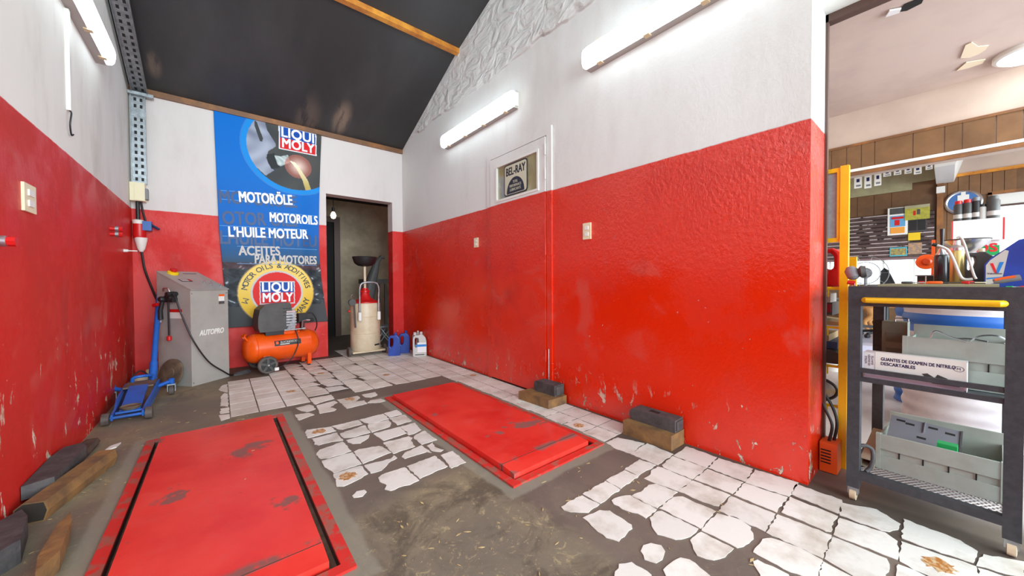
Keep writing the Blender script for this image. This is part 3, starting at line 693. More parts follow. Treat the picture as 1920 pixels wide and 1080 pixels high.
for s in (-1, 1):
    olathe('front_wheel', M_wheel, jk, [(.03, -.02), (.043, -.018), (.043, .018), (.03, .02)], 20, axisM((JX + s * .108, 3.755, .043), (1, 0, 0)))
    bm = B(); tube(bm, [(JX + s * .08, 4.36, .10), (JX + s * .175, 4.41, .125)], .016, 10); arm = finish('caster_arm', bm, M_jack, jk, True)
    olathe('caster_post', M_jack, arm, [(.02, .10), (.022, .145), (.014, .15)], 14, Matrix.Translation((JX + s * .18, 4.415, 0)))
    bm = B(); box(bm, JX + s * .18 - .028, JX + s * .18 + .028, 4.40, 4.45, .088, .10); box(bm, JX + s * .18 - .028, JX + s * .18 - .022, 4.40, 4.45, .035, .09); box(bm, JX + s * .18 + .022, JX + s * .18 + .028, 4.40, 4.45, .035, .09); finish('caster_fork', bm, M_galv, arm)
    olathe('caster_wheel', M_wheel, arm, [(.03, -.017), (.042, -.015), (.042, .015), (.03, .017)], 20, axisM((JX + s * .18, 4.425, .042), (1, 0, 0)))
otube('yoke', M_jack, jk, smoothpath([(JX - .06, 4.40, .15), (JX - .06, 4.45, .185), (JX, 4.47, .19), (JX + .06, 4.45, .185), (JX + .06, 4.40, .15)], 5), .013, 10)
h0 = ony(287, 698, 4.52); h1 = ony(300, 535, 5.09)
hd = (h1 - h0).normalized()
otube('handle_socket', M_jack, jk, [Vector((h0.x, 4.47, .13)), h0 + hd * .10], .028, 14)
otube('handle', M_jack, jk, [h0 + hd * .02, h1], .021, 14)
based(jk, (JX, 4.1, 0))
# junk behind the jack
bm = B(); lathe(bm, [(.05, 0), (.055, .11), (.05, .11), (.045, .02)], 18, Matrix.Translation((-.60, 4.93, .0005))); tag(finish('paint_pot', bm, M_off, None, True), 'small dirty white pot on the floor behind the floor jack', 'pot')
otube('loose_wire', M_black, None, smoothpath([(-.66, 4.72, .03), (-.655, 4.80, .10), (-.60, 4.86, .17), (-.55, 4.85, .14), (-.53, 4.82, .11)], 6), .006, 8); tag(bpy.data.objects['loose_wire'], 'loop of thin black wire behind the floor jack', 'wire')
bm = B(); prism(bm, [(-.56, 5.0, .001), (-.47, 5.03, .001), (-.46, 5.06, .001), (-.56, 5.06, .001)], (-.01, -.01, .15)); tag(finish('cardboard_scrap', bm, M_brownc), 'torn cardboard scrap in the corner behind the jack handle', 'litter')

# ================================================================== AIR COMPRESSOR
ca = Vector((.985, .17, 0)).normalized(); cb = Vector((-ca.y, ca.x, 0))
cc = Vector((.565, 4.985, 0))
KM = Matrix((ca, cb, Vector((0, 0, 1)))).transposed().to_4x4(); KM.translation = cc
def kl(x, y, z): return KM @ Vector((x, y, z))
cmp_ = thing('air_compressor', 'orange wheeled air compressor with dark grey motor cover under the banner', 'air compressor')
TK = axisM(kl(0, 0, .262), ca)
tank = olathe('tank', M_orange, cmp_, [(.02, -.385), (.09, -.375), (.14, -.345), (.163, -.29), (.165, -.28), (.161, -.275), (.165, -.27), (.165, .27), (.161, .275), (.165, .28), (.163, .29), (.14, .345), (.09, .375), (.02, .385)], 40, TK)
bm = B()
n = 8; rr_ = .1665; th0 = math.radians(2)
for i in range(n):
    for x0, x1 in ((-.11, .155),):
        pass
def tankpt(x, a, r): return kl(x, -r * math.cos(a), .262 + r * math.sin(a))
rows = [[bm.verts.new(tankpt(x, math.radians(a), .1668)) for x in (-.12, .15)] for a in range(8, 32, 3)]
for p, q in zip(rows, rows[1:]): bm.faces.new((p[0], p[1], q[1], q[0]))
finish('brand_plate', bm, M_black, tank)
def curl(c):
    l = KM.inverted() @ c; a = (l.z - .262) / .168; r = .168 - l.y - .168
    return tankpt(l.x, a, .168 + max(0, r) * .0 + .0006)
WM = KM @ Matrix(((1, 0, 0, .035), (0, 0, -1, 0), (0, 1, 0, .262 + .168 * math.radians(21)), (0, 0, 0, 1)))
text('lettering', 'BLACK&DECKER', .034, M_white, WM, tank, bold=.022, width=.19, warp=curl)
bm = B(); rows = [[bm.verts.new(tankpt(x, math.radians(a), .1674)) for x in (-.065, .03)] for a in (12, 14.5)]
for p, q in zip(rows, rows[1:]): bm.faces.new((p[0], p[1], q[1], q[0]))
finish('print_line', bm, M_white, tank)
bm = B(); rows = [[bm.verts.new(tankpt(x, math.radians(a), .1674)) for x in (-.105, -.080)] for a in (15, 19, 23, 26)]
for p, q in zip(rows, rows[1:]): bm.faces.new((p[0], p[1], q[1], q[0]))
finish('brand_mark', bm, M_orange, tank)
for s in (-1, 1):
    wp = kl(-.20, s * .205, .095)
    bm = B(); lathe(bm, [(.070, -.022), (.088, -.022), (.096, -.012), (.096, .012), (.088, .022), (.070, .022), (.070, -.022)], 32, axisM(wp, cb), cap=False); wh = finish('wheel', bm, M_wheel, cmp_, True)
    bm = B(); lathe(bm, [(.07, -.012), (.07, .006)], 24, axisM(wp, cb)); finish('wheel_disc', bm, M_black, wh, True)
    WR = axisM(wp, -cb)
    bm = B()
    for i in range(5): box(bm, .018, .072, -.012, .012, .002, .02, WR @ Matrix.Rotation(2 * PI * i / 5 + .3, 4, 'Z'))
    lathe(bm, [(.024, 0), (.024, .022), (.018, .026)], 14, WR); finish('wheel_spokes', bm, M_dgrey, wh)
    olathe('axle_nut', M_chrome, wh, [(.009, .02), (.009, .034)], 8, WR)
    bm = B(); prism(bm, [kl(-.23, s * .165, .19), kl(-.17, s * .165, .19), kl(-.185, s * .185, .08), kl(-.215, s * .185, .08)], cb * .008 * s); finish('wheel_bracket', bm, M_orange, cmp_)
bm = B(); tube(bm, [kl(-.2, -.2, .095), kl(-.2, .2, .095)], .009, 8); finish('axle', bm, M_galv, cmp_, True)
for s in (-1, 1):
    bm = B(); box(bm, .235, .275, s * .10 - .025, s * .10 + .025, .02, .15, KM); ft = finish('foot', bm, M_orange, cmp_, bev=.004)
    bm = B(); lathe(bm, [(.016, 0), (.018, .02)], 12, KM @ Matrix.Translation((.255, s * .10, .0))); finish('rubber_foot', bm, M_black, ft, True)
# motor cover
bm = B()
pr = [(-.245, .45), (-.262, .50), (-.262, .60), (-.245, .70), (-.20, .745), (-.05, .765), (.055, .768), (.065, .74), (.078, .66), (.07, .56), (.02, .47), (.0, .45)]
prism(bm, [kl(x, -.12, z) for x, z in pr], cb * .22); cov = finish('motor_cover', bm, M_dgrey, cmp_, bev=.022)
bm = B(); box(bm, -.19, .02, -.10, .08, .405, .46, KM); finish('motor_base', bm, M_black, cmp_, bev=.006)
for z in (.62, .66, .70):
    obox('vent', M_black, cov, -.02, .06, -.1225, -.119, z, z + .008, M=KM)
bm = B()
for i in range(5): box(bm, .01, .115, -.13, .02, .50 + i * .032, .522 + i * .032, KM)
box(bm, .02, .105, -.12, .01, .46, .66, KM); hd_ = finish('cylinder_head', bm, M_galv, cmp_, bev=.003)
bm = B(); box(bm, .015, .11, -.125, .015, .655, .675, KM)
for x in (.03, .095):
    for y in (-.11, 0): lathe(bm, [(.008, .675), (.008, .688)], 8, KM @ Matrix.Translation((x, y, 0)))
finish('head_cap', bm, M_chrome, hd_)
bm = B(); box(bm, -.01, .10, -.11, 0, .405, .45, KM); finish('mount', bm, M_orange, cmp_, bev=.004)
otube('outlet_pipe', M_chrome, cmp_, [kl(.0, -.135, .452), kl(.2, -.135, .455), kl(.22, -.11, .44)], .008, 8)
for x in (.0, .07, .19): olathe('fitting', M_chrome, cmp_, [(.012, -.016), (.012, .016)], 8, axisM(kl(x, -.135, .454), ca))
for x in (.13, .16): olathe('bolt', M_orange, tank, [(.011, 0), (.011, .02)], 8, KM @ Matrix.Translation((x, -.06, .41)))
bm = B(); box(bm, .17, .27, -.04, .05, .53, .63, KM); box(bm, .2, .24, -.02, .03, .41, .55, KM); sw_ = finish('pressure_switch', bm, M_black, cmp_, bev=.006)
otube('regulator', M_chrome, cmp_, [kl(.20, -.05, .46), kl(.205, -.06, .54), kl(.24, -.09, .55), kl(.29, -.09, .545)], .010, 8)
olathe('regulator_knob', M_black, cmp_, [(.018, -.02), (.018, .02)], 12, axisM(kl(.295, -.09, .545), ca))
otube('air_hose', M_black, cmp_, smoothpath([kl(.27, 0, .63), kl(.33, -.02, .62), kl(.37, -.03, .54), kl(.38, -.02, .46), kl(.365, 0, .40)], 6), .007, 8)
otube('carry_handle', M_orange, cmp_, smoothpath([kl(-.345, -.06, .36), kl(-.375, -.06, .41), kl(-.35, 0, .43), kl(-.375, .06, .41), kl(-.345, .06, .36)], 5), .010, 8)
otube('power_cord', M_black, cmp_, smoothpath([kl(.10, -.13, .46), kl(.115, -.178, .34), kl(.10, -.185, .24), kl(.03, -.20, .12), kl(-.06, -.23, .07), kl(-.12, -.25, .05)], 6), .006, 8)
obox('cord_plug', M_white, cmp_, -.15, -.11, -.262, -.238, .03, .062, M=KM @ Matrix.Rotation(0, 4, 'Y'), bev=.004)
based(cmp_, cc)

# ================================================================== WALL BANNER
def wav(x, z):
    u = (x - .0) / 1.1; v = (3.0 - z) / 2.55
    return .010 + .012 * v * math.sin(u * 5.0 + .8) + .028 * max(0, v) ** 1.2 * math.exp(-((u - .70 - .08 * v) / .09) ** 2) + .01 * v * v
def bedges(z):
    v = (3.03 - z) / 2.56
    xl = -.022 + (.03 * min(v, .55) / .55 if v < .55 else .03 + .067 * (v - .55) / .45)
    xr = 1.09 - .05 * math.sin(min(v / .62, 1) * PI / 2) + (.09 * ((v - .62) / .38) ** 1.5 if v > .62 else 0)
    return xl, xr
NXB, NZB = 200, 440
ZB0, ZB1 = .48, 3.028
def mixc(a, b, t): t = max(0, min(1, t)); return tuple(a[i] + (b[i] - a[i]) * t for i in range(3))
def inpoly(x, y, P):
    r = False; j = len(P) - 1
    for i in range(len(P)):
        if (P[i][1] > y) != (P[j][1] > y) and x < (P[j][0] - P[i][0]) * (y - P[i][1]) / (P[j][1] - P[i][1]) + P[i][0]: r = not r
        j = i
    return r
def bpx(zx, zy, sc, pts):      # photo pixels on the wall -> (x, z)
    out = []
    for a, b in pts: p = ony(zx + a / sc, zy + b / sc, YB - .02); out.append((p.x, p.z))
    return out
Z5 = (400, 190, 5.141)
jug1 = bpx(*Z5, [(310,400),(330,280),(385,190),(430,140),(485,150),(520,280),(600,405),(600,435),(530,480),(510,540),(530,600),(585,665),(505,715),(400,620),(330,500)])
jughole = bpx(*Z5, [(400,180),(420,200),(480,360),(470,388),(450,385),(395,230)])
neck = bpx(*Z5, [(515,510),(590,500),(640,640),(560,650),(520,570)])
spout = bpx(*Z5, [(590,520),(650,530),(720,515),(740,590),(650,625),(620,610)])
oil = bpx(*Z5, [(735,570),(790,590),(850,670),(910,760),(945,855),(890,858),(860,760),(800,650)])
circ = bpx(*Z5, [(672,500)])[0]
ccx, ccz, cr = .777, 2.697, .50
glow = bpx(*Z5, [(820,630)])[0]
rc = bpx(400, 340, 3.859, [(465,805)])[0]
logo1 = bpx(*Z5, [(640,240),(983,320),(983,522),(640,445)])
l1x0, l1x1 = logo1[0][0], logo1[1][0]; l1z1, l1z0 = (logo1[0][1] + logo1[1][1]) / 2, (logo1[2][1] + logo1[3][1]) / 2
def hsh(x, z, s): return .5 + .5 * math.sin(x * s * 12.99 + math.sin(z * s * 7.3) * 3.1 + z * s * 4.1) * math.cos(z * s * 9.7 + math.sin(x * s * 5.2) * 2.2)
def art(x, z):
    v = z
    c = mixc((0, 112, 206), (8, 100, 190), (2.3 - z) / .8)
    c = mixc(c, (52, 88, 124), (1.62 - z) / .35); c = mixc(c, (58, 66, 74), (1.32 - z) / .22)
    if z < 1.25:
        e = hsh(x, z, 2.1); e2 = hsh(x + 3, z, 5.5)
        c = mixc((34, 38, 44), (92, 100, 108), e * .7 + e2 * .35 - .2)
        if e2 * e > .62: c = (172, 180, 188)
        if z > 1.17: c = mixc(c, (120, 60, 62), .35)
    if z < .72: c = (70, 70, 72)
    d = math.hypot(x - ccx, z - ccz)
    if z > 1.9:
        if d < cr + .055: c = (24, 142, 226)
        if cr + .055 <= d < cr + .066: c = (60, 130, 210)
        if d < cr:
            c = mixc((66, 68, 70), (84, 82, 80), hsh(x, z, .6))
            if inpoly(x, z, jug1): c = mixc((176, 182, 200), (128, 134, 154), hsh(x, z, 1.2))
            if inpoly(x, z, jughole): c = (66, 68, 70)
            if inpoly(x, z, neck): c = (48, 50, 54)
            if inpoly(x, z, spout): c = mixc((214, 222, 222), (150, 166, 166), hsh(x, z, 4))
            g = math.hypot(x - glow[0], z - glow[1])
            if g < .15: c = mixc((255, 232, 220), mixc((196, 112, 96), c, .35), g / .13)
            if inpoly(x, z, oil): c = mixc((255, 246, 214), (196, 172, 98), (glow[1] - z) / .25)
    if l1x0 - .012 < x < l1x1 + .012 and l1z0 - .012 < z < l1z1 + .012: c = (240, 240, 244)
    if l1x0 < x < l1x1 and l1z0 < z < l1z1: c = (22, 80, 172) if z > (l1z0 + l1z1) / 2 else (222, 34, 40)
    q = math.hypot(x - rc[0], z - rc[1])
    if z < 1.4:
        if q < .405: c = (150, 130, 100)
        if q < .395: c = mixc((248, 214, 112), (236, 190, 60), (rc[1] - z) / .3 + .4)
        if q < .275: c = (206, 206, 206)
        if q < .255: c = (226, 44, 42)
        if q < .15 and z > rc[1]: c = (110, 116, 122)
        if abs(x - rc[0]) < .185 and abs(z - rc[1]) < .14: c = (222, 224, 228)
        if abs(x - rc[0]) < .175 and abs(z - rc[1]) < .13: c = (22, 80, 172) if z > rc[1] else (222, 34, 40)
    return c
bn = thing('advertising_banner', 'tall blue motor oil banner hanging on the back wall', 'banner')
verts, faces, cols = [], [], []
for j in range(NZB + 1):
    zn = ZB1 + (ZB0 - ZB1) * j / NZB; xl, xr = bedges(zn)
    for i in range(NXB + 1):
        u = i / NXB; x = xl + (xr - xl) * u; z = zn
        if zn < .75: z = zn + .0
        verts.append((x, YB - .006 - wav(x, z) - (.03 if z < 1.0 and u > .8 else 0) * max(0, (1.0 - z)) * (u - .8) * 5, z)); cols.append(art(x, z))
for j in range(NZB):
    for i in range(NXB):
        a = j * (NXB + 1) + i; faces.append((a, a + 1, a + NXB + 2, a + NXB + 1))
me = bpy.data.meshes.new('cloth'); me.from_pydata(verts, [], faces); me.update()
ca_ = me.color_attributes.new('print', 'FLOAT_COLOR', 'POINT')
buf = []
for c in cols: buf += [*lin(c), 1.]
ca_.data.foreach_set('color', buf)
for p in me.polygons: p.use_smooth = True
nb = NT('printed_banner_vinyl'); at = nb.N.new('ShaderNodeAttribute'); at.attribute_name = 'print'
nb.L.new(at.outputs['Color'], nb.b.inputs['Base Color']); nb.b.inputs['Roughness'].default_value = .45; nb.b.inputs['Specular IOR Level'].default_value = .15
me.materials.append(nb.m); cl_ = bpy.data.objects.new('cloth', me); COL.objects.link(cl_); cl_.parent = bn
sol = cl_.modifiers.new('thickness', 'SOLIDIFY'); sol.thickness = .0015; sol.offset = 1 if False else -1
def bwarp(c): 
    xl, xr = bedges(c.z); u = (c.x - xl) / (xr - xl)
    return Vector((c.x, YB - .0095 - (c.y) - wav(c.x, c.z) - (.03 if c.z < 1.0 and u > .8 else 0) * max(0, (1.0 - c.z)) * (u - .8) * 5, c.z))
def BM(x, z, a=0.):
    ca2, sa2 = math.cos(a), math.sin(a)
    return Matrix(((ca2, -sa2, 0, x), (0, 0, 1, .001), (sa2, ca2, 0, z), (0, 0, 0, 1)))
def btext(s, z5, p0, p1, size, m, bold=.022, parent=cl_, name='lettering', dy=0):
    a, b = bpx(*z5, [p0, p1]); x = (a[0] + b[0]) / 2; z = (a[1] + b[1]) / 2
    Mx = BM(x, z, math.atan2(b[1] - a[1], b[0] - a[0])); Mx[1][3] = .001 + dy
    return text(name, s, size, m, Mx, parent, ext=.0003, bold=bold, width=b[0] - a[0], warp=bwarp)
M_bw = mat('banner_white_print', (246, 248, 252), .45); M_bs = mat('banner_navy_print', (30, 66, 122), .45); M_bg = mat('banner_grey_print', (196, 190, 186), .45); M_bk = mat('banner_black_print', (40, 38, 34), .45)
Z6 = (400, 340, 3.859)
btext('MOTORÖLE', Z6, (40, 115), (600, 155), .205, M_bs, .02)
btext('OTOR OILS', Z6, (65, 268), (605, 290), .215, M_bs, .02)
btext('LHUILE MOTEU', Z6, (50, 410), (745, 440), .215, M_bs, .02)
btext('MOTORÖLE', Z6, (185, 115), (568, 140), .175, M_bw, .022, dy=.0015)
btext('MOTOROILS', Z6, (408, 262), (752, 287), .16, M_bw, .022, dy=.0015)
btext('L\u2019HUILE MOTEUR', Z6, (108, 368), (680, 388), .165, M_bw, .022, dy=.0015)
btext('ACEITES', Z6, (185, 505), (482, 508), .155, M_bg, .022, dy=.0015)
btext('PARA MOTORES', Z6, (300, 565), (745, 575), .15, M_bg, .022, dy=.0015)
xm = (l1x0 + l1x1) / 2; hz = (l1z1 - l1z0)
for s, zq in (('LIQUI', l1z0 + hz * .75), ('MOLY', l1z0 + hz * .26)):
    Mx = BM(xm, zq); text('lettering', s, hz * .62, M_bw, Mx, cl_, ext=.0003, bold=.022, width=(l1x1 - l1x0) * .90, warp=bwarp)
for s, zq in (('LIQUI', rc[1] + .065), ('MOLY', rc[1] - .065)):
    text('lettering', s, .158, M_bw, BM(rc[0], zq), cl_, ext=.0003, bold=.022, width=.315, warp=bwarp)
def ringtext(s, a0, a1, r=.335, size=.085):
    for i, ch in enumerate(s):
        if ch == ' ': continue
        a = math.radians(a0 + (a1 - a0) * i / (len(s) - 1))
        text('lettering', ch, size, M_bk, BM(rc[0] + r * math.cos(a), rc[1] + r * math.sin(a), a - PI / 2), cl_, ext=.0003, bold=.01, warp=bwarp)
ringtext('MOTOR OILS & ADDITIVES', 168, 12)
def ringtext2(s, a0, a1, r=.335, size=.095):
    for i, ch in enumerate(s):
        if ch == ' ': continue
        a = math.radians(a0 + (a1 - a0) * i / (len(s) - 1))
        text('lettering', ch, size, M_bk, BM(rc[0] + r * math.cos(a), rc[1] + r * math.sin(a), a + PI / 2), cl_, ext=.0003, bold=.01, warp=bwarp)
ringtext2('GERMANY', -82, -18); ringtext2('M', -168, -167)if False else None
text('lettering', 'M', .09, M_bk, BM(rc[0] - .33, rc[1] - .09, -1.85), cl_, ext=.0003, warp=bwarp)
def bline(z5, p0, p1):
    a, b = bpx(*z5, [p0, p1]); k = 24; bm = B(); prev = None
    for i in range(k + 1):
        x = a[0] + (b[0] - a[0]) * i / k; z = a[1] + (b[1] - a[1]) * i / k
        q = [bm.verts.new(bwarp(Vector((x, .001, z + d)))) for d in (-.0025, .0025)]
        if prev: bm.faces.new((prev[0], q[0], q[1], prev[1]))
        prev = q
    return finish('thin_line', bm, mat('banner_pale_blue_print', (96, 164, 226), .45), cl_)
for p0, p1 in (((35, 65), (590, 105)), ((38, 128), (590, 172)), ((410, 222), (755, 252)), ((410, 290), (755, 315)), ((45, 320), (680, 350)), ((50, 395), (680, 415)), ((172, 470), (750, 495)), ((172, 595), (750, 608))): bline(Z6, p0, p1)
based(bn, (.53, YB - .02, ZB0))

# ================================================================== WASTE OIL DRAINER in the doorway
dr = thing('oil_drainer', 'cream wheeled waste oil drainer with black bowl in the back doorway', 'oil drainer')
dc = Vector((1.575, 5.16, 0))
def DT(x=0, y=0, z=0): return Matrix.Translation(dc + Vector((x, y, z)))
olathe('drum', M_off, dr, [(.188, .07), (.195, .08), (.195, .295), (.191, .30), (.195, .305), (.195, .525), (.191, .53), (.195, .535), (.195, .71), (.185, .72)], 36, DT())
olathe('lid', M_redp, dr, [(.19, .72), (.19, .735), (.13, .755), (.075, .79), (.055, .84), (.05, .86), (.062, .865), (.062, .89), (.04, .90), (.04, .925)], 28, DT())
olathe('pole', M_off, dr, [(.017, .9), (.017, 1.24)], 14, DT())
olathe('bowl', M_black, dr, [(.03, 1.225), (.09, 1.235), (.135, 1.27), (.152, 1.32), (.162, 1.355), (.155, 1.36), (.145, 1.325), (.125, 1.28), (.05, 1.25)], 32, DT())
otube('push_handle', M_galv, dr, smoothpath([dc + Vector(v) for v in ((-.125, -.175, .56), (-.125, -.18, .80), (-.125, -.19, .92), (-.095, -.195, .99), (0, -.2, 1.005), (.095, -.195, .99), (.125, -.19, .92), (.125, -.18, .80), (.125, -.175, .56))], 5), .013, 10)
for s in (-1, 1):
    olathe('handle_socket', M_white, dr, [(.024, .49), (.024, .60)], 12, DT(s * .125, -.185))
    olathe('wheel', M_wheel, dr, [(.05, -.018), (.066, -.016), (.066, .016), (.05, .018)], 22, axisM(dc + Vector((s * .235, -.06, .066)), (1, 0, 0)))
bm = B(); box(bm, dc.x - .215, dc.x + .215, dc.y - .17, dc.y + .15, .05, .072); finish('base_tray', bm, M_off, dr, bev=.004)
bm = B(); lathe(bm, [(.028, 0), (.028, .01)], 14, DT(0, .12, .0)); box(bm, dc.x - .01, dc.x + .01, dc.y + .11, dc.y + .13, .01, .055); finish('rear_foot', bm, M_wheel, dr)
bm = B(); lathe(bm, [(.045, -.02), (.045, .02)], 18, axisM(dc + Vector((-.205, -.12, .735)), (0, 1, 0))); vv = finish('pump_valve', bm, M_dgrey, dr, True)
otube('suction_tube', M_dgrey, vv, [dc + Vector((-.19, -.16, .70)), dc + Vector((-.185, -.185, .40))], .012, 8)
olathe('red_tap', M_redp, vv, [(.016, -.012), (.016, .012)], 10, axisM(dc + Vector((-.245, -.12, .62)), (1, 0, 0)))
otube('hook', M_chrome, vv, smoothpath([dc + Vector(v) for v in ((-.21, -.12, .77), (-.215, -.12, .82), (-.2, -.12, .84), (-.19, -.12, .83))], 4), .004, 6)
bm = B(); prism(bm, [dc + Vector((.06, -.193, .135)), dc + Vector((.14, -.145, .135)), dc + Vector((.14, -.145, .155)), dc + Vector((.06, -.193, .155))], (.001, -.003, 0)); finish('badge', bm, M_black, dr)
based(dr, dc)

# storeroom clutter seen through the doorway
otube('shop_funnel', M_dgrey, None, [(1.90, 6.15, .75), (2.08, 6.15, 1.35), (2.15, 6.15, 1.44), (2.21, 6.15, 1.42)], [.13, .05, .03, .02], 12); tag(bpy.data.objects['shop_funnel'], 'long dark funnel behind the oil drainer in the dim back room', 'funnel')
st = thing('steel_stand', 'dark metal stand at the right of the dim back room', 'stand')
obox('top', M_dgrey, st, 1.95, 2.75, 6.35, 6.75, .98, 1.06)
for (x, y) in ((2.30, 6.37), (2.72, 6.37), (2.30, 6.73), (2.72, 6.73)): obox('leg', M_dgrey, st, x - .02, x + .02, y - .02, y + .02, 0, .98)
based(st, (2.35, 6.55, 0))
bs = thing('folded_chair', 'grey metal folding seat on the storeroom floor behind the drainer', 'chair')
obox('seat', M_galv, bs, 1.98, 2.22, 5.8, 6.05, .27, .29)
for (a, b) in (((2.0, 5.82, .27), (2.2, 5.85, 0.012)), ((2.2, 5.82, .27), (2.0, 5.85, 0.012)), ((2.0, 6.03, .27), (2.2, 6.0, 0.012)), ((2.2, 6.03, .27), (2.0, 6.0, 0.012))): otube('leg', M_galv, bs, [a, b], .011, 8)
based(bs, (2.1, 5.92, 0))
lb = thing('bare_bulb', 'clear bare light bulb hanging in the dim back doorway', 'light bulb'); pb = ony(625, 402, 6.2)
otube('cord', M_black, lb, [(pb.x, pb.y, 2.55), (pb.x, pb.y, pb.z + .10)], .005, 6); olathe('socket', M_black, lb, [(.02, .04), (.022, .11)], 12, Matrix.Translation(pb)); olathe('bulb', mat('milky_bulb_glass', (255, 226, 190), .15, emit=3.), lb, [(.005, -.07), (.03, -.06), (.042, -.02), (.035, .01), (.018, .04)], 16, Matrix.Translation(pb))
based(lb, (pb.x, pb.y, 2.55))

# ================================================================== OIL JUGS by the back corner
def jug(loc, rz, w, d, h, m, label, capm=None, name='oil_jug', grp=None, hole=True):
    r = thing(name, label, 'oil jug', group=grp)
    # silhouette in local x-z with a handle hole, thick in local y
    M = Matrix.Translation(loc) @ Matrix.Rotation(rz, 4, 'Z')
    outer = [(-w * .47, 0), (w * .47, 0), (w * .5, h * .03), (w * .5, h * .60), (w * .44, h * .76), (w * .27, h * .86), (w * .22, h * .90), (w * .02, h * .90), (-w * .06, h * .88), (-w * .34, h * .88), (-w * .47, h * .80), (-w * .5, h * .70), (-w * .5, h * .03)]
    inner = [(-w * .36, h * .42), (-w * .27, h * .37), (-w * .12, h * .45), (-w * .06, h * .62), (-w * .10, h * .76), (-w * .30, h * .78), (-w * .36, h * .70)]
    bm = B(); es = []
    for loop in ((outer, inner) if hole else (outer,)):
        vv_ = [bm.verts.new(M @ Vector((x, -d / 2, z))) for x, z in loop]
        es += [bm.edges.new((vv_[i], vv_[(i + 1) % len(vv_)])) for i in range(len(vv_))]
    fs = [g for g in bmesh.ops.triangle_fill(bm, use_beauty=True, edges=es)['geom'] if isinstance(g, bmesh.types.BMFace)]
    ex = bmesh.ops.extrude_face_region(bm, geom=fs)
    bmesh.ops.translate(bm, vec=M.to_3x3() @ Vector((0, d, 0)), verts=[g for g in ex['geom'] if isinstance(g, bmesh.types.BMVert)])
    finish('body', bm, m, r, bev=min(w, d) * .09)
    olathe('cap', capm or m, r, [(w * .11, h * .89), (w * .11, h * .99), (w * .09, h)], 14, M @ Matrix.Translation((w * .12, 0, 0)))
    r['_'] = 0; del r['_']
    return r, M
G = 'oil jugs on the floor by the back corner'
j1, m1 = jug((1.845, 4.80, 0), -.40, .155, .10, .315, M_bluej, 'blue plastic oil jug nearest the oil drainer', grp=G); 
obox('label', M_white, j1, -.0790, -.0778, -.035, .035, .03, .14, M=m1); obox('label_mark', M_bluep, j1, -.0796, -.0790, -.025, .025, .08, .12, M=m1); based(j1, (1.845, 4.80, 0))
j2, m2 = jug((2.025, 4.885, 0), -.40, .15, .10, .315, M_bluej, 'blue plastic oil jug standing between the blue and silver jugs', grp=G); based(j2, (2.025, 4.885, 0))
j3, m3 = jug((2.09, 4.53, 0), -.40, .18, .105, .33, M_silver, 'silver plastic oil jug with printed label against the red wall', M_silver, grp=G)
obox('label', M_card, j3, -.03, .085, -.0538, -.0525, .06, .19, M=m3); obox('label_band', M_vbl, j3, -.05, .085, -.0545, -.0538, .135, .165, M=m3); obox('label_foot', M_dgrey, j3, -.06, .06, -.0545, -.0525, .022, .034, M=m3); 
olathe('cap', M_silver, j3, [(.02, .29), (.02, .325)], 12, m3 @ Matrix.Translation((-.06, 0, 0))); based(j3, (2.09, 4.53, 0))
j4, m4 = jug((2.125, 4.69, 0), -.4, .12, .08, .325, M_silver, 'grey oil jug mostly hidden behind the silver jug', M_silver, grp=G); based(j4, (2.125, 4.69, 0))

# ================================================================== WALL FITTINGS
def plate(M, w, h, label, name='light_switch', hor=0, grp=None, cat='light switch'):
    r = thing(name, label, cat, group=grp)
    obox('plate', M_cream, r, -w / 2, w / 2, -h / 2, h / 2, 0, .010, M=M, bev=.002)
    for s in (-1, 1): obox('rocker', M_white, r, -w * .22, w * .22, s * h * .19 - h * .11, s * h * .19 + h * .11, .010, .015, M=M, bev=.001)
    return based(r, M.translation)
MR = lambda y, z: Matrix(((0, 0, -1, XR), (-1, 0, 0, y), (0, 1, 0, z), (0, 0, 0, 1)))
MLf = lambda y, z: Matrix(((0, 0, 1, XL), (1, 0, 0, y), (0, 1, 0, z), (0, 0, 0, 1)))
p = onx(1101.5, 433.5, XR); plate(MR(p.y, p.z), .075, .125, 'cream double switch on the red wall right of the door', grp='switch plates')
p = onx(893.5, 455, XR); plate(MR(p.y, p.z), .075, .105, 'small cream switch on the red wall left of the door', grp='switch plates')
p = onx(51, 372, XL); plate(MLf(p.y, p.z), .135, .13, 'cream switch plate on the red left wall', grp='switch plates')

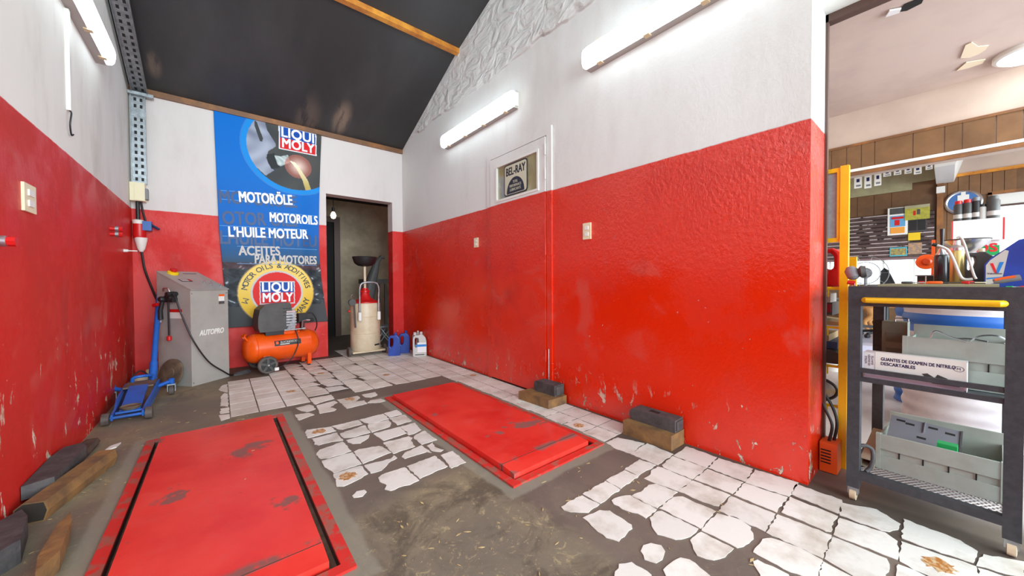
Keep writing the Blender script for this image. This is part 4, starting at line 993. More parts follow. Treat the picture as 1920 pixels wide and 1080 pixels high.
def fixture(y0, y1, z, side, label, grp='fluorescent wall lights'):
    r = thing('fluorescent_light', label, 'light', group=grp)
    X = XR if side > 0 else XL; s = -side
    L = y1 - y0
    bm = B(); box(bm, X, X + s * .055, y0 + .01, y1 - .01, z - .078, z + .078); finish('base', bm, M_lampbase, r, bev=.006)
    # rounded cover
    bm = B(); n = 10; prof = []
    for i in range(n + 1):
        a = -PI / 2 + PI * i / n; prof.append((.055 + .052 * max(0, math.cos(a)) ** .55, .075 * math.sin(a)))
    rings = []
    m_ = 8
    stations = [(y0, .78), (y0 + .012, .9), (y0 + .035, .98), (y0 + .07, 1.), (y1 - .07, 1.), (y1 - .035, .98), (y1 - .012, .9), (y1, .78)]
    for yv, k in stations: rings.append([bm.verts.new((X + s * (.055 + (dx_ - .055) * k), yv, z + dz * (k * .5 + .5))) for dx_, dz in prof])
    for Aa, Bb in zip(rings, rings[1:]):
        for i in range(n): bm.faces.new((Aa[i], Aa[i + 1], Bb[i + 1], Bb[i]))
    bm.faces.new(rings[0]); bm.faces.new(rings[-1][::-1]); finish('cover', bm, M_lamp, r, True)
    for yv in (y0, y1):
        e = -1 if yv == y0 else 1
        bm = B(); box(bm, X + s * .01, X + s * .075, yv - .006 if e < 0 else yv - .004, yv + .004 if e < 0 else yv + .006, z - .06, z + .06); finish('end_cap', bm, M_lampend, r, bev=.003)
    for f in (.1, .37, .63, .9):
        for t in (-1, 1): obox('clip', M_clip, r, X + s * .035, X + s * .075, y0 + L * f - .02, y0 + L * f + .02, z + t * .079 - .006, z + t * .079 + .006, bev=.002)
    return based(r, (X, (y0 + y1) / 2, z))
fixture(2.57, 3.93, 2.71, 1, 'lit fluorescent light on the right wall above the small door window')
fixture(.38, 1.74, 2.66, 1, 'lit fluorescent light high on the right wall nearest the opening')
fixture(2.70, 4.06, 2.73, -1, 'lit fluorescent light on the left wall below the ceiling')

fixture(.75, 2.11, 2.73, -1, 'added unseen fluorescent light on the left wall for the red wall sheen')  # extra light out of view, added to give the red wall opposite its sheen

# conduit with loose wire on the left wall
cd_ = thing('wall_conduit', 'thin white conduit dropping from the left light with a loose wire end', 'conduit')
obox('duct', M_white, cd_, XL, XL + .018, 3.335, 3.365, 2.04, 2.64, bev=.002)
otube('wire_end', M_black, cd_, smoothpath([(XL + .01, 3.35, 2.04), (XL + .02, 3.33, 2.02), (XL + .015, 3.325, 1.95), (XL + .012, 3.36, 1.90), (XL + .016, 3.38, 1.91)], 5), .004, 6)
based(cd_, (XL, 3.35, 2.04))

# cable tray: vertical run in the corner, sloping run under the ceiling
ct = thing('cable_tray', 'perforated galvanised cable tray running down the back left corner', 'cable tray')
def tray(M, w, L, parent, name):
    bm = B(); box(bm, -w / 2, w / 2, 0, L, 0, .003, M); box(bm, -w / 2 - .004, -w / 2, 0, L, 0, .035, M); box(bm, w / 2, w / 2 + .004, 0, L, 0, .035, M); o = finish(name, bm, M_galv, parent)
    k = int(L / .068)
    for i in range(k):
        for sx in (-1, 1): obox('slot', M_hole, o, sx * w * .22 - .010, sx * w * .22 + .010, .03 + i * .068, .03 + i * .068 + .034, .003, .0036, M=M)
tray(Matrix(((1, 0, 0, -.618), (0, 0, -1, YB - .04), (0, 1, 0, 2.032), (0, 0, 0, 1))), .10, .918, ct, 'riser')
dv = Vector((0, -1, .416)).normalized(); nv = Vector((0, -.416, -1)).normalized()
tray(Matrix(((1, 0, 0, -.60), (0, dv.y, nv.y, YB - .06), (0, dv.z, nv.z, 2.965), (0, 0, 0, 1))), .11, 1.5, ct, 'sloping_run')
obox('bracket', M_galv, ct, XL + .002, -.50, YB - .10, YB - .045, 2.925, 2.955)
obox('joint_plate', M_galv, ct, -.675, -.56, YB - .046, YB - .043, 2.72, 2.80)
otube('white_cable', M_white, ct, [(-.677, YB - .02, 2.035), (-.677, YB - .02, 2.93)], .009, 8)
based(ct, (-.62, YB - .03, 2.032))
jb = thing('junction_box', 'cream junction box at the foot of the corner cable tray', 'junction box')
obox('body', M_cream, jb, -.684, -.575, YB - .12, YB - .002, 1.845, 2.03, bev=.004); obox('cover', M_cream, jb, -.648, -.577, YB - .128, YB - .119, 1.85, 2.025, bev=.002)
obox('socket', M_grey, jb, -.575, -.555, YB - .105, YB - .03, 1.87, 1.98, bev=.003); based(jb, (-.63, YB - .06, 1.845))
pl = thing('industrial_plug', 'red and white industrial plug with blue flap hanging below the junction box', 'plug')
pm = Vector((-.635, YB - .06, 0))
otube('cable', M_black, pl, [(pm.x, pm.y, 1.845), (pm.x, pm.y, 1.64)], .016, 10); otube('thin_cable', M_black, pl, smoothpath([(pm.x + .025, pm.y, 1.845), (pm.x + .035, pm.y, 1.75), (pm.x + .055, pm.y, 1.64)], 5), .009, 8)
olathe('collar', M_white, pl, [(.04, 1.615), (.046, 1.65), (.03, 1.66)], 18, Matrix.Translation(pm)); olathe('body', M_redp, pl, [(.043, 1.47), (.05, 1.50), (.046, 1.615)], 18, Matrix.Translation(pm + Vector((.008, 0, 0))))
olathe('gland', M_white, pl, [(.014, 1.33), (.03, 1.36), (.046, 1.44), (.05, 1.475)], 18, Matrix.Translation(pm + Vector((.018, 0, 0))))
obox('flap', M_bluep, pl, pm.x + .035, pm.x + .10, pm.y - .04, pm.y + .04, 1.55, 1.645, bev=.006); otube('flap_lever', mat('navy_plastic', (34, 52, 92), .4), pl, [(pm.x + .09, pm.y, 1.62), (pm.x + .155, pm.y, 1.57)], .012, 8)
based(pl, (pm.x, pm.y, 1.33))
otube('supply_cable', M_black, None, smoothpath([(pm.x + .02, pm.y, 1.33), (pm.x + .04, pm.y, 1.15), (pm.x + .08, pm.y + .01, .98), (-.50, 5.20, .82), (-.47, 5.10, .74), (-.46, 5.02, .70)], 6), .010, 8); tag(bpy.data.objects['supply_cable'], 'black supply cable from the industrial plug to the grey cabinet', 'cable')
# pipe stubs
def stub(y, z, label, n=2):
    r = thing('pipe_stub', label, 'pipe', group='capped pipe stubs on the left wall')
    for i in range(n):
        zz = z - .045 * i
        otube('pipe', M_redp, r, [(XL, y, zz), (XL + .05, y, zz)], .016, 10); olathe('collar', M_galv, r, [(.022, 0), (.022, .02)], 10, axisM((XL + .03, y, zz), (1, 0, 0)))
        olathe('cap', M_redp, r, [(.02, 0), (.02, .022)], 8, axisM((XL + .05, y, zz), (1, 0, 0)))
    return based(r, (XL, y, z))
p = onx(6, 452, XL + .04); stub(p.y, p.z, 'red capped pipe stub at the left edge of the photo', 1)
p = onx(216, 429, XL + .03); stub(p.y, p.z, 'pair of red capped pipe stubs by the corner plug')
r = thing('wall_bracket', 'thin white wall peg below the industrial plug', 'bracket'); otube('peg', M_white, r, [(XL, 4.9, 1.312), (XL + .09, 4.9, 1.312)], .006, 8); olathe('rose', M_white, r, [(.016, 0), (.012, .03)], 10, axisM((XL, 4.9, 1.312), (1, 0, 0))); based(r, (XL, 4.9, 1.31))

# ================================================================== ROOM ON THE RIGHT AND SHOP BEYOND
XH = 5.5; XF = 8.0; ZS = .27; ZCS = 2.88
bm = B(); box(bm, XR2, XF + .2, -4.5, 3.0, ZCS, ZCS + .1); struct(finish('ceiling_side_room', bm, M_shopceil))
bm = B(); box(bm, XR2, XF + .2, 2.2, 2.3, 0, ZCS); struct(finish('wall_side_light_block', bm, M_beige))  # unseen wall, put in to block light from this side
bm = B(); box(bm, XH + .05, 9.0, -3.0, 2.2, .0005, ZS); struct(finish('floor_shop', bm, M_shopfloor))
wh_ = struct(obox('wall_header', M_beige, None, XH, XH + .14, -4.5, 2.2, 2.17, ZCS))
pxs = [1545, 1560, 1588, 1615.6, 1640.6, 1712, 1771, 1804, 1867, 1918, 1975]
for a, b in zip(pxs, pxs[1:]):
    obox('panel', M_panel, wh_, XH - .012, XH, onx(b, 270, XH).y + .004, onx(a, 270, XH).y - .004, 2.235, 2.49, bev=.003)
obox('panel', M_panel, wh_, XH - .012, XH, onx(1545, 270, XH).y + .004, 2.1, 2.235, 2.49, bev=.003)
struct(obox('trim_4', M_brownw, None, XH - .022, XH, -1.0, 2.1, 2.49, 2.515)); struct(obox('trim_5', M_white, None, XH - .03, XH, -1.0, 2.1, 2.205, 2.235))
struct(obox('trim_6', M_brownw, None, XH - .025, XH, -1.0, 2.1, 2.165, 2.203))
# far wall
bm = B()
box(bm, XF, XF + .12, -.352, 2.2, ZS, .93); box(bm, XF, XF + .12, 1.45, 2.2, .93, ZCS); box(bm, XF, XF + .12, -.352, 1.45, 1.31, ZCS); box(bm, XF, XF + .12, -.352, .03, .93, 1.31)
box(bm, XF, XF + .12, -3.0, -.352, 2.14, ZCS); box(bm, XF, XF + .12, -3.0, -.352, ZS, .75)
wf = struct(finish('wall_far', bm, M_panel2))
obox('beige_band', M_olive, wf, XF - .02, XF, .34, 2.2, 2.34, ZCS); obox('beige_band', M_olive, wf, XF - .02, XF, .12, .34, 2.44, ZCS); obox('beige_band', M_beige, wf, XF - .02, XF, -3.0, .12, 2.47, ZCS)
for i in range(6): obox('panel', M_panel2, wf, XF - .015, XF, .36 + .19 * i, .545 + .19 * i, 2.02, 2.335, bev=.003)
for i in range(7): obox('panel', M_panel, wf, XF - .015, XF, .10 - .095 * i - .09, .10 - .095 * i, (1.0 if i < 4 else 2.15), 2.43, bev=.003)
struct(obox('trim_7', M_orangew, None, XF - .045, XF, -3.0, -.02, 2.43, 2.47)); struct(obox('trim_8', M_brownw, None, XF - .05, XF, .04, .10, 1.0, 2.44))
bm = B(); prism(bm, [(XF - .02, -.13, 2.66), (XF - .02, -.05, 2.37), (XF - .02, .11, 2.37), (XF - .02, .11, 2.66)], (-1.2, 0, 0)); struct(finish('trim_9', bm, M_white))
bm = B(); box(bm, XF - .02, XF + .1, -.372, -.34, .75, 2.16); box(bm, XF - .02, XF + .1, -3.0, -.34, 2.13, 2.17); w2 = struct(finish('window_2', bm, M_brownw))
obox('pane', M_glass, w2, XF + .05, XF + .055, -3.0, -.372, .75, 2.14); obox('blind', M_white, w2, XF + .02, XF + .025, -3.0, -.38, 1.99, 2.13); obox('blind_rail', M_dbrown, w2, XF + .01, XF + .03, -3.0, -.38, 1.965, 1.99)
bm = B(); 
for y in (.03, .30, .62, .95, 1.25, 1.43): box(bm, XF + .03, XF + .06, y, y + .02, .93, 1.31)
w1 = struct(finish('window_1', bm, M_white)); obox('pane', M_glass, w1, XF + .07, XF + .075, .03, 1.45, .93, 1.31)
# slat board
sb = thing('slat_board', 'dark slatted display board with metal lips above the far window', 'display board')
M_slat = mat('dark_slat', (66, 52, 50), .35, col2=(96, 78, 74), vs=9); M_lip = mat('painted_glint_slat_lip', (210, 204, 206), .3, .6, col2=(60, 50, 50), vs=5, lo=.48, hi=.52)  # pale and dark breaks in the lip colour paint its glints
for i in range(11):
    z = 1.34 + i * .0605
    s_ = obox('slat', M_slat, sb, XF - .06, XF - .016, .12, 1.42, z, z + .056, bev=.004)
    obox('lip', M_lip, s_, XF - .066, XF - .06, .12, 1.42, z + .040, z + .054)
obox('lower_rail', mat('mauve_rail', (134, 104, 106), .5), sb, XF - .07, XF - .016, .12, 1.42, 1.31, 1.338); based(sb, (XF - .04, .77, 1.31))
def rectpx(zx, zy, sc, a, b, X): p, q = onx(zx + a[0] / sc, zy + a[1] / sc, X), onx(zx + b[0] / sc, zy + b[1] / sc, X); return min(p.y, q.y), max(p.y, q.y), min(p.z, q.z), max(p.z, q.z)
Z2 = (1590, 290, 4.694)
# hanging tags
for i, (a, b, lb_) in enumerate((((55,185),(122,290),'first hanging white tag beside the yellow rack post'), ((145,165),(207,290),'second hanging white tag from the yellow rack post'), ((232,150),(293,268),'third and longest white tag below the panelled header'),
        ((310,140),(380,185),'fourth white tag from the yellow post, small and wide'), ((403,122),(470,172),'fifth white tag from the yellow post under the header'), ((497,108),(562,160),'sixth white tag from the yellow post under the header'),
        ((580,100),(648,165),'seventh white tag, double printed, near the beam end'), ((683,80),(745,125),'last white tag nearest the white beam end'))):
    Xg = 6.0 + .01 * (i % 2); y0, y1, z0, z1 = rectpx(*Z2, a, b, Xg)
    r = thing('price_tag', lb_, 'tag', group='white tags hanging under the header')
    obox('card', M_white, r, Xg, Xg + .002, y0, y1, z0, z1); obox('print', M_navy, r, Xg - .001, Xg, y0 + (y1 - y0) * .3, y1 - (y1 - y0) * .3, z0 + (z1 - z0) * .45, z0 + (z1 - z0) * .7); obox('print', M_grey, r, Xg - .001, Xg, y0 + (y1 - y0) * .15, y1 - (y1 - y0) * .25, z0 + (z1 - z0) * .12, z0 + (z1 - z0) * .25)
    otube('string', M_white, r, [(Xg + .001, (y0 + y1) / 2, z1), (Xg + .001, (y0 + y1) / 2, ZCS)], .003, 5)
    based(r, (Xg, (y0 + y1) / 2, z0))
# pictures on the board
def picture(a, b, m, label, name, cat, grp, extra=(), X=XF - .075):
    y0, y1, z0, z1 = rectpx(*Z2, a, b, X); r = thing(name, label, cat, group=grp); obox('backing', m, r, X, X + .006, y0, y1, z0, z1)
    for q_, (u0, u1, v0, v1, mm, nm) in enumerate(extra): obox(nm, mm, r, X - .002 - .0015 * q_, X - .0001, y1 - (y1 - y0) * u1, y1 - (y1 - y0) * u0, z0 + (z1 - z0) * v0, z0 + (z1 - z0) * v1)
    return based(r, (X, (y0 + y1) / 2, z0))
M_sky = mat('poster_sky_blue', (96, 160, 206), .5); M_grass = mat('poster_yellow_green', (186, 178, 62), .5, col2=(150, 146, 60), vs=30); M_sand = mat('poster_orange', (236, 158, 62), .5); M_teal = mat('teal_frame', (70, 176, 196), .5)
PG = 'posters on the slat board'
picture((350,475), (525,700), M_white, 'white framed poster with red and blue picture on the slat board', 'poster', 'poster', PG, ((.1,.85,.76,.98,M_dgrey,'dark_panel'), (.12,.88,.30,.70,M_sky,'print'), (.35,.6,.35,.55,M_redp,'print'), (.15,.85,.06,.28,M_sand,'print'), (.2,.8,.58,.66,M_redp,'print')))
picture((500,455), (720,560), M_grass, 'wide yellow-green sports picture on the slat board', 'poster', 'poster', PG, ((.35,.45,.3,.62,M_redp,'figure'), (.5,.62,.35,.7,M_dgrey,'figure'), (.0,1,.8,1,M_olive,'print')), X=XF - .085)
picture((527,562), (690,672), M_dgrey, 'dark double panel below the yellow-green picture', 'poster', 'poster', PG, ((.05,.48,.1,.92,M_black,'panel'), (.54,.95,.1,.92,M_black,'panel')))
picture((368,820), (520,890), M_teal, 'small teal-framed picture low on the slat board', 'poster', 'poster', PG, ((.06,.94,.12,.88,mat('poster_ochre', (190, 170, 80), .5, col2=(110, 100, 90), vs=40),'print'),))
picture((530,690), (637,750), mat('yellow_paper', (236, 196, 30), .5), 'bright yellow sheet hanging on the slat board', 'poster', 'poster', PG)
picture((530,780), (650,872), mat('mixed_sticker_print', (206, 150, 96), .5, col2=(120, 120, 120), vs=30), 'cluster of small coloured stickers right of the teal picture', 'poster', 'poster', PG)
# oval sign
pc = onx(1806, 379, XF - .05); ry = abs(onx(1769, 379, XF - .05).y - onx(1843, 379, XF - .05).y) / 2; rz_ = abs(onx(1806, 357, XF - .05).z - onx(1806, 402, XF - .05).z) / 2
ov = thing('oval_sign', 'oval chrome-rimmed blue sign on the wood panelled far wall', 'sign')
OM = Matrix(((0, 0, -1, XF - .02), (-1, 0, 0, pc.y), (0, 1, 0, pc.z), (0, 0, 0, 1)))
olathe('rim', M_chrome, ov, [(1, 0), (1, .02), (.9, .035), (.78, .02)], 36, OM @ Matrix.Diagonal((ry, rz_, 1, 1))); olathe('field', mat('sign_blue', (72, 116, 176), .35), ov, [(.8, .02), (.8, .026)], 32, OM @ Matrix.Diagonal((ry, rz_, 1, 1)))
obox('emblem', M_white, ov, -.05, .05, .0, .10, .026, .03, M=OM); obox('emblem', M_white, ov, -.02, .02, .10, .14, .026, .03, M=OM); based(ov, (XF - .03, pc.y, pc.z - rz_))
p = onx(1764, 356, XF - .03); obox('wall_box', M_white, None, XF - .085, XF - .052, p.y - .04, p.y + .04, p.z - .05, p.z + .04); tag(bpy.data.objects['wall_box'], 'small white box on the far wall left of the oval sign', 'box')
# ceiling flaws and lamp
bm = B(); ps = [onz(x, y, ZCS - .004) for x, y in ((1801, 108), (1810, 84), (1822, 78), (1834, 86), (1854, 84), (1848, 92), (1836, 100), (1818, 107))]; prism(bm, ps, (0, 0, -.006)); pf = finish('peeling_patch', bm, mat('peeling_cream', (238, 220, 192), .7), None); tag(pf, 'larger cream patch of peeling paint on the side room ceiling', 'peeling paint', 'peeling ceiling patches')
bm = B(); ps = [onz(x, y, ZCS - .004) for x, y in ((1793, 132), (1812, 116), (1848, 110), (1842, 118), (1815, 127))]; prism(bm, ps, (0, 0, -.006)); tag(finish('peeling_patch', bm, MATS['peeling_cream']), 'narrow cream strip of peeling paint below the larger patch', 'peeling paint', 'peeling ceiling patches')
hf = thing('ceiling_hole', 'torn dark slot with hanging flakes in the side room ceiling', 'ceiling hole')
bm = B(); prism(bm, [onz(x, y, ZCS - .003) for x, y in ((1685, 22), (1695, 8), (1735, -8), (1728, 6), (1700, 20))], (0, 0, -.002)); finish('opening', bm, M_dark, hf)
bm = B(); prism(bm, [onz(x, y, ZCS - .006) for x, y in ((1660, 30), (1668, 18), (1690, 14), (1686, 22))], (0, 0, -.01)); finish('flake', bm, M_card, hf); based(hf, onz(1690, 12, ZCS))
p = onz(1936, 92, ZCS); rl = thing('ceiling_lamp', 'round lit ceiling lamp at the right edge of the photo', 'ceiling lamp')
olathe('rim', M_white, rl, [(.20, 0), (.20, -.03), (.185, -.04)], 32, Matrix.Translation(p)); olathe('diffuser', M_lampc, rl, [(.183, -.035), (.15, -.055), (.01, -.065)], 32, Matrix.Translation(p)); based(rl, p)

# dog standing in the shop, facing right
def skinned(name, vs, es, rad, m, sub=2):
    me = bpy.data.meshes.new(name); me.from_pydata([Vector(v) for v in vs], es, []); o = bpy.data.objects.new(name, me); COL.objects.link(o)
    o.modifiers.new('skin', 'SKIN'); sk = me.skin_vertices[0].data
    for i, r in enumerate(rad): sk[i].radius = (r, r) if not isinstance(r, tuple) else r
    sk[0].use_root = True; s = o.modifiers.new('smooth', 'SUBSURF'); s.levels = s.render_levels = sub
    o.modifiers['skin'].use_smooth_shade = True; me.materials.append(m); return o
dg0 = onz(1623, 612, ZS)     # hind paw
DGX, DGY = 7.2, .70
def dv_(a, s, z): return (DGX + s * 1. + a * .25, DGY - a * .8, ZS + z)     # a: along the body to the right
V = [dv_(0, 0, .44), dv_(.18, 0, .43), dv_(.36, 0, .43), dv_(.50, 0, .46), dv_(.58, 0, .56), dv_(.64, 0, .64), dv_(.74, 0, .61), dv_(.80, 0, .59),
     dv_(-.02, -.07, .34), dv_(.06, -.075, .24), dv_(-.05, -.08, .14), dv_(-.01, -.08, .025), dv_(.03, -.08, .018),
     dv_(-.02, .07, .34), dv_(.08, .075, .24), dv_(-.01, .08, .14), dv_(.03, .08, .025), dv_(.07, .08, .018),
     dv_(.46, -.065, .32), dv_(.45, -.07, .18), dv_(.46, -.07, .025), dv_(.50, -.07, .018),
     dv_(.46, .065, .32), dv_(.48, .07, .18), dv_(.49, .07, .025), dv_(.53, .07, .018),
     dv_(-.10, 0, .46), dv_(-.2, 0, .40), dv_(-.24, 0, .30), dv_(.63, -.05, .70), dv_(.63, .05, .70)]
Ed = [(0,1),(1,2),(2,3),(3,4),(4,5),(5,6),(6,7),(0,8),(8,9),(9,10),(10,11),(11,12),(0,13),(13,14),(14,15),(15,16),(16,17),(3,18),(18,19),(19,20),(20,21),(3,22),(22,23),(23,24),(24,25),(0,26),(26,27),(27,28),(5,29),(5,30)]
Rd = [.10,.10,.115,.12,.075,.07,.04,.028,.07,.05,.026,.022,.018,.07,.05,.026,.022,.018,.05,.03,.022,.018,.05,.03,.022,.018,.035,.025,.015,.02,.02]
tag(skinned('dog', V, Ed, Rd, M_dogfur), 'tan dog standing in the shop behind the trolley', 'dog')
# office chair
oc = thing('office_chair', 'black office chair in the shop behind the trolley', 'chair'); XO = 6.7
y0, y1, z0, z1 = rectpx(1530, 440, 4.909, (590, 305), (745, 440), XO)
bm = B(); prism(bm, [(XO, y1, z0 - .1), (XO, y0, z0 - .1), (XO, y0 + .02, z0), (XO, y0 + .08, z1 - .03), (XO, y0 + .12, z1), (XO, y1 - .04, z1), (XO, y1, z1 - .05)], (.06, 0, 0)); finish('backrest', bm, M_black, oc, bev=.012)
yc = (y0 + y1) / 2; bm = B(); box(bm, XO - .42, XO + .04, yc - .23, yc + .23, .72, .80); finish('seat', bm, M_black, oc, bev=.03)
obox('back_bar', M_black, oc, XO + .02, XO + .05, yc - .03, yc + .03, .70, z0); otube('post', M_black, oc, [(XO - .2, yc, .34), (XO - .2, yc, .73)], .025, 10)
for i in range(5):
    a = 2 * PI * i / 5; e = (XO - .2 + .25 * math.cos(a), yc + .25 * math.sin(a), .325); lg = otube('base_leg', M_black, oc, [(XO - .2, yc, .37), e], .016, 8); olathe('caster', M_black, lg, [(.025, -.018), (.025, .018)], 12, axisM((e[0], e[1], ZS + .026), (math.sin(a), -math.cos(a), 0)))
based(oc, (XO - .2, yc, ZS))
# desk fan ring behind the trolley corner
fn = thing('desk_fan', 'round wire desk fan in front of the bright far window', 'fan'); fc = onx(1622, 512, 6.0)
for rr in (.20, .13, .06): otube('guard_ring', M_galv, fn, [(fc.x, fc.y + rr * math.cos(2 * PI * i / 28), fc.z + rr * math.sin(2 * PI * i / 28)) for i in range(28)], .004, 6, True)
for i in range(10): otube('guard_wire', M_galv, fn, [(fc.x, fc.y, fc.z), (fc.x, fc.y + .2 * math.cos(PI * i / 5), fc.z + .2 * math.sin(PI * i / 5))], .002, 5)
olathe('motor', M_grey, fn, [(.05, 0), (.06, .05), (.03, .12)], 14, axisM(fc, (1, 0, 0))); otube('post', M_grey, fn, [(fc.x + .06, fc.y, fc.z), (fc.x + .06, fc.y, .80)], .015, 8); olathe('base', M_grey, fn, [(.12, .771), (.11, .80)], 20, Matrix.Translation((fc.x + .06, fc.y, 0))); based(fn, (fc.x + .06, fc.y, .77))
dk = thing('work_desk', 'dark metal desk in the shop under the far window', 'desk')
obox('top', M_dgrey, dk, 5.75, 6.22, .30, 1.2, .73, .77)
for x in (5.78, 6.19):
    for y in (.33, 1.17): obox('leg', M_dgrey, dk, x - .02, x + .02, y - .02, y + .02, ZS, .73)
obox('stretcher', M_dgrey, dk, 5.765, 5.795, .33, 1.17, .45, .48); based(dk, (6.0, .75, ZS))

# oil drums
def drum(c, r, h, bands, label):
    o = thing('oil_drum', label, 'drum', group='steel drums behind the trolley')
    for z0, z1, m in bands:
        bm = B(); k = max(3, int((z1 - z0) / .012)); pr_ = []
        for i in range(k + 1):
            z = z0 + (z1 - z0) * i / k; pr_.append((r - .010 * abs(math.sin(z * 38)) ** 2, z))
        lathe(bm, pr_, 48, Matrix.Translation(c), cap=True); finish('shell_band', bm, m, o, True)
    olathe('rim', M_galv, o, [(r + .004, h - .012), (r + .006, h), (r - .01, h), (r - .014, h - .02)], 48, Matrix.Translation(c)); olathe('bung', M_galv, o, [(.03, h - .02), (.03, h)], 12, Matrix.Translation(c + Vector((.12, .1, 0))))
    return based(o, c)
M_dw = mat('white_drum_paint', (222, 214, 218), .4, col2=(200, 190, 196), vs=5); M_db = mat('blue_drum_paint', (26, 92, 178), .4)
yA = onx(1818, 700, 3.75).y
drum(Vector((3.75, yA, 0)), .30, .90, ((.0, .66, M_dw), (.66, .78, M_db), (.78, .90, M_dw)), 'white steel drum with blue band right behind the trolley')
yB_ = onx(1752, 600, 4.45).y; drum(Vector((4.45, yB_, 0)), .22, .88, ((.0, .12, M_db), (.12, .55, M_db), (.55, .70, M_dw), (.70, .88, M_db)), 'blue steel drum behind the white banded drum')
# bucket
bk = thing('oil_bucket', 'white bucket with blue and yellow label on the side room floor', 'bucket'); bc = onz(1560, 697, 0); bc.x += .14
olathe('pail', M_white, bk, [(.12, 0), (.14, .27), (.146, .275), (.146, .29), (.135, .29)], 28, Matrix.Translation(bc))
bd = (CAM - bc); bd.z = 0; bd.normalize(); BMx = axisM(bc, bd, (-bd.y, bd.x, 0))
def bkt(u, z, r): a = u; d2_ = Vector((bd.x * math.cos(a) - bd.y * math.sin(a), bd.x * math.sin(a) + bd.y * math.cos(a), 0)); return bc + d2_ * r + Vector((0, 0, z))
bm = B(); rw = [[bm.verts.new(bkt(math.radians(a), z, .121 + .0742 * z + .0015)) for z in (.11, .25)] for a in range(-35, 60, 8)]
for p_, q_ in zip(rw, rw[1:]): bm.faces.new((p_[0], p_[1], q_[1], q_[0]))
finish('label', bm, M_navy, bk)
text('lettering', 'AGIP', .11, mat('label_yellow', (250, 178, 30), .5), Matrix(((-bd.y, 0, bd.x, bc.x + bd.x * .142), (bd.x, 0, bd.y, bc.y + bd.y * .142), (0, 1, 0, .18), (0, 0, 0, 1))), bk, bold=.022, width=.15); based(bk, bc)

# ================================================================== YELLOW RACK
rk = thing('yellow_rack', 'tall yellow steel rack behind the end of the red wall', 'rack')
def rbar(a, b, t=.02): 
    bm = B(); x0, x1 = sorted((a[0], b[0])); y0, y1 = sorted((a[1], b[1])); z0, z1 = sorted((a[2], b[2])); e = t / 2
    box(bm, x0 - e, x1 + e, y0 - e, y1 + e, z0 - e if z0 > .02 else z0, z1 + e); return bm
RX0, RX1, RY0, RY1 = 2.56, 2.92, .345, .80
for (x, y) in ((RX0, RY0), (RX1, RY0 + .01), (RX0, RY1), (RX1, RY1)): finish('post', rbar((x, y, 0), (x, y, 1.585 if x == RX0 else 1.12), .034), M_yellow, rk, bev=.002)
for z in (1.585, 1.215): finish('rail', rbar((RX0, RY0, z), (RX0, RY1, z), .022), M_yellow, rk)
obox('stile', M_yellow, rk, RX0 - .012, RX0 + .012, RY0 + .019, RY0 + .030, 1.22, 1.58)
obox('grey_panel', mat('grey_mesh_panel', (182, 180, 182), .6, col2=(164, 162, 164), vs=60), rk, RX0, RX0 + .006, RY0 + .030, RY1 - .02, 1.226, 1.575)
SZ = [.955, .745, .535, .32]
for z in SZ:
    sh = finish('shelf', rbar((RX0, RY0, z), (RX0, RY1, z), .012), M_yellow, rk)
    bm = B()
    for q in range(6): box(bm, RX0, RX1, RY0 + .02 + q * .085, RY0 + .026 + q * .085, z - .004, z + .004)
    box(bm, RX1 - .006, RX1 + .006, RY0, RY1, z - .006, z + .006); box(bm, RX0, RX1, RY0 - .006, RY0 + .006, z - .006, z + .006); finish('shelf_wires', bm, M_yellow, sh)
    for q in range(3): obox('lip_wire', M_yellow, sh, RX0 - .004, RX0 + .002, RY0 + .06 + q * .12, RY0 + .066 + q * .12, z - .045, z)
based(rk, (2.74, .57, 0))
j5, m5 = jug((2.70, .482, .9625), PI / 2, .235, .16, .245, M_redp, 'red plastic jerry can on the yellow rack', M_black, 'jerry_can'); j5['category'] = 'jerry can'; based(j5, (2.70, .482, .9625))
gt = thing('belt_sander', 'grey and red power tool on the yellow rack shelf', 'power tool'); z = .806
obox('body', M_dgrey, gt, 2.62, 2.82, .40, .56, z, z + .07, bev=.012); obox('housing', M_silver, gt, 2.63, 2.80, .41, .54, z + .07, z + .12, bev=.012)
for q in range(4): obox('red_rib', mat('dark_red_rib', (150, 30, 46), .5), gt, 2.612, 2.621, .405 + q * .04, .43 + q * .04, z + .015, z + .062)
based(gt, (2.72, .48, z))
bm = B(); prism(bm, [(2.60, .37, .752), (2.60, .70, .752), (2.60, .70, .80), (2.60, .37, .772)], (.26, 0, 0)); tag(finish('cardboard_tray', bm, M_brownc), 'shallow brown cardboard tray under the power tool', 'box')
G = 'boxes on the lower rack shelves'
tag(obox('flat_carton', M_brownc, None, 2.60, 2.86, .41, .70, .663, .70, bev=.003), 'flat brown carton on the blue box on the yellow rack', 'box', G); tag(obox('blue_box', mat('slate_blue_box', (52, 78, 118), .5), None, 2.60, 2.88, .375, .70, .622, .662, bev=.003), 'flat blue box on the black tray of the yellow rack', 'box', G)
bm = B(); prism(bm, [(2.59, .365, .543), (2.59, .72, .543), (2.59, .72, .62), (2.59, .40, .62), (2.59, .365, .60)], (.29, 0, 0)); tag(finish('black_tray', bm, M_dgrey, None, bev=.01), 'thick black tray on the low yellow rack shelf', 'tray', G)
wl = thing('work_lamp', 'round silver work lamp with black ring low on the yellow rack', 'lamp'); WL = Vector((2.66, .46, .375))
olathe('reflector', M_chrome, wl, [(.075, 0), (.06, .03), (.02, .06)], 24, axisM(WL, (1, .15, .1))); otube('ring', M_black, wl, [axisM(WL, (1, .15, .1)) @ Vector((.078 * math.cos(2 * PI * i / 24), .06 * math.sin(2 * PI * i / 24) , 0)) for i in range(24)], .008, 8, True); obox('handle', M_black, wl, 2.655, 2.665, .455, .465, .335, .41); based(wl, (2.66, .46, .3265))
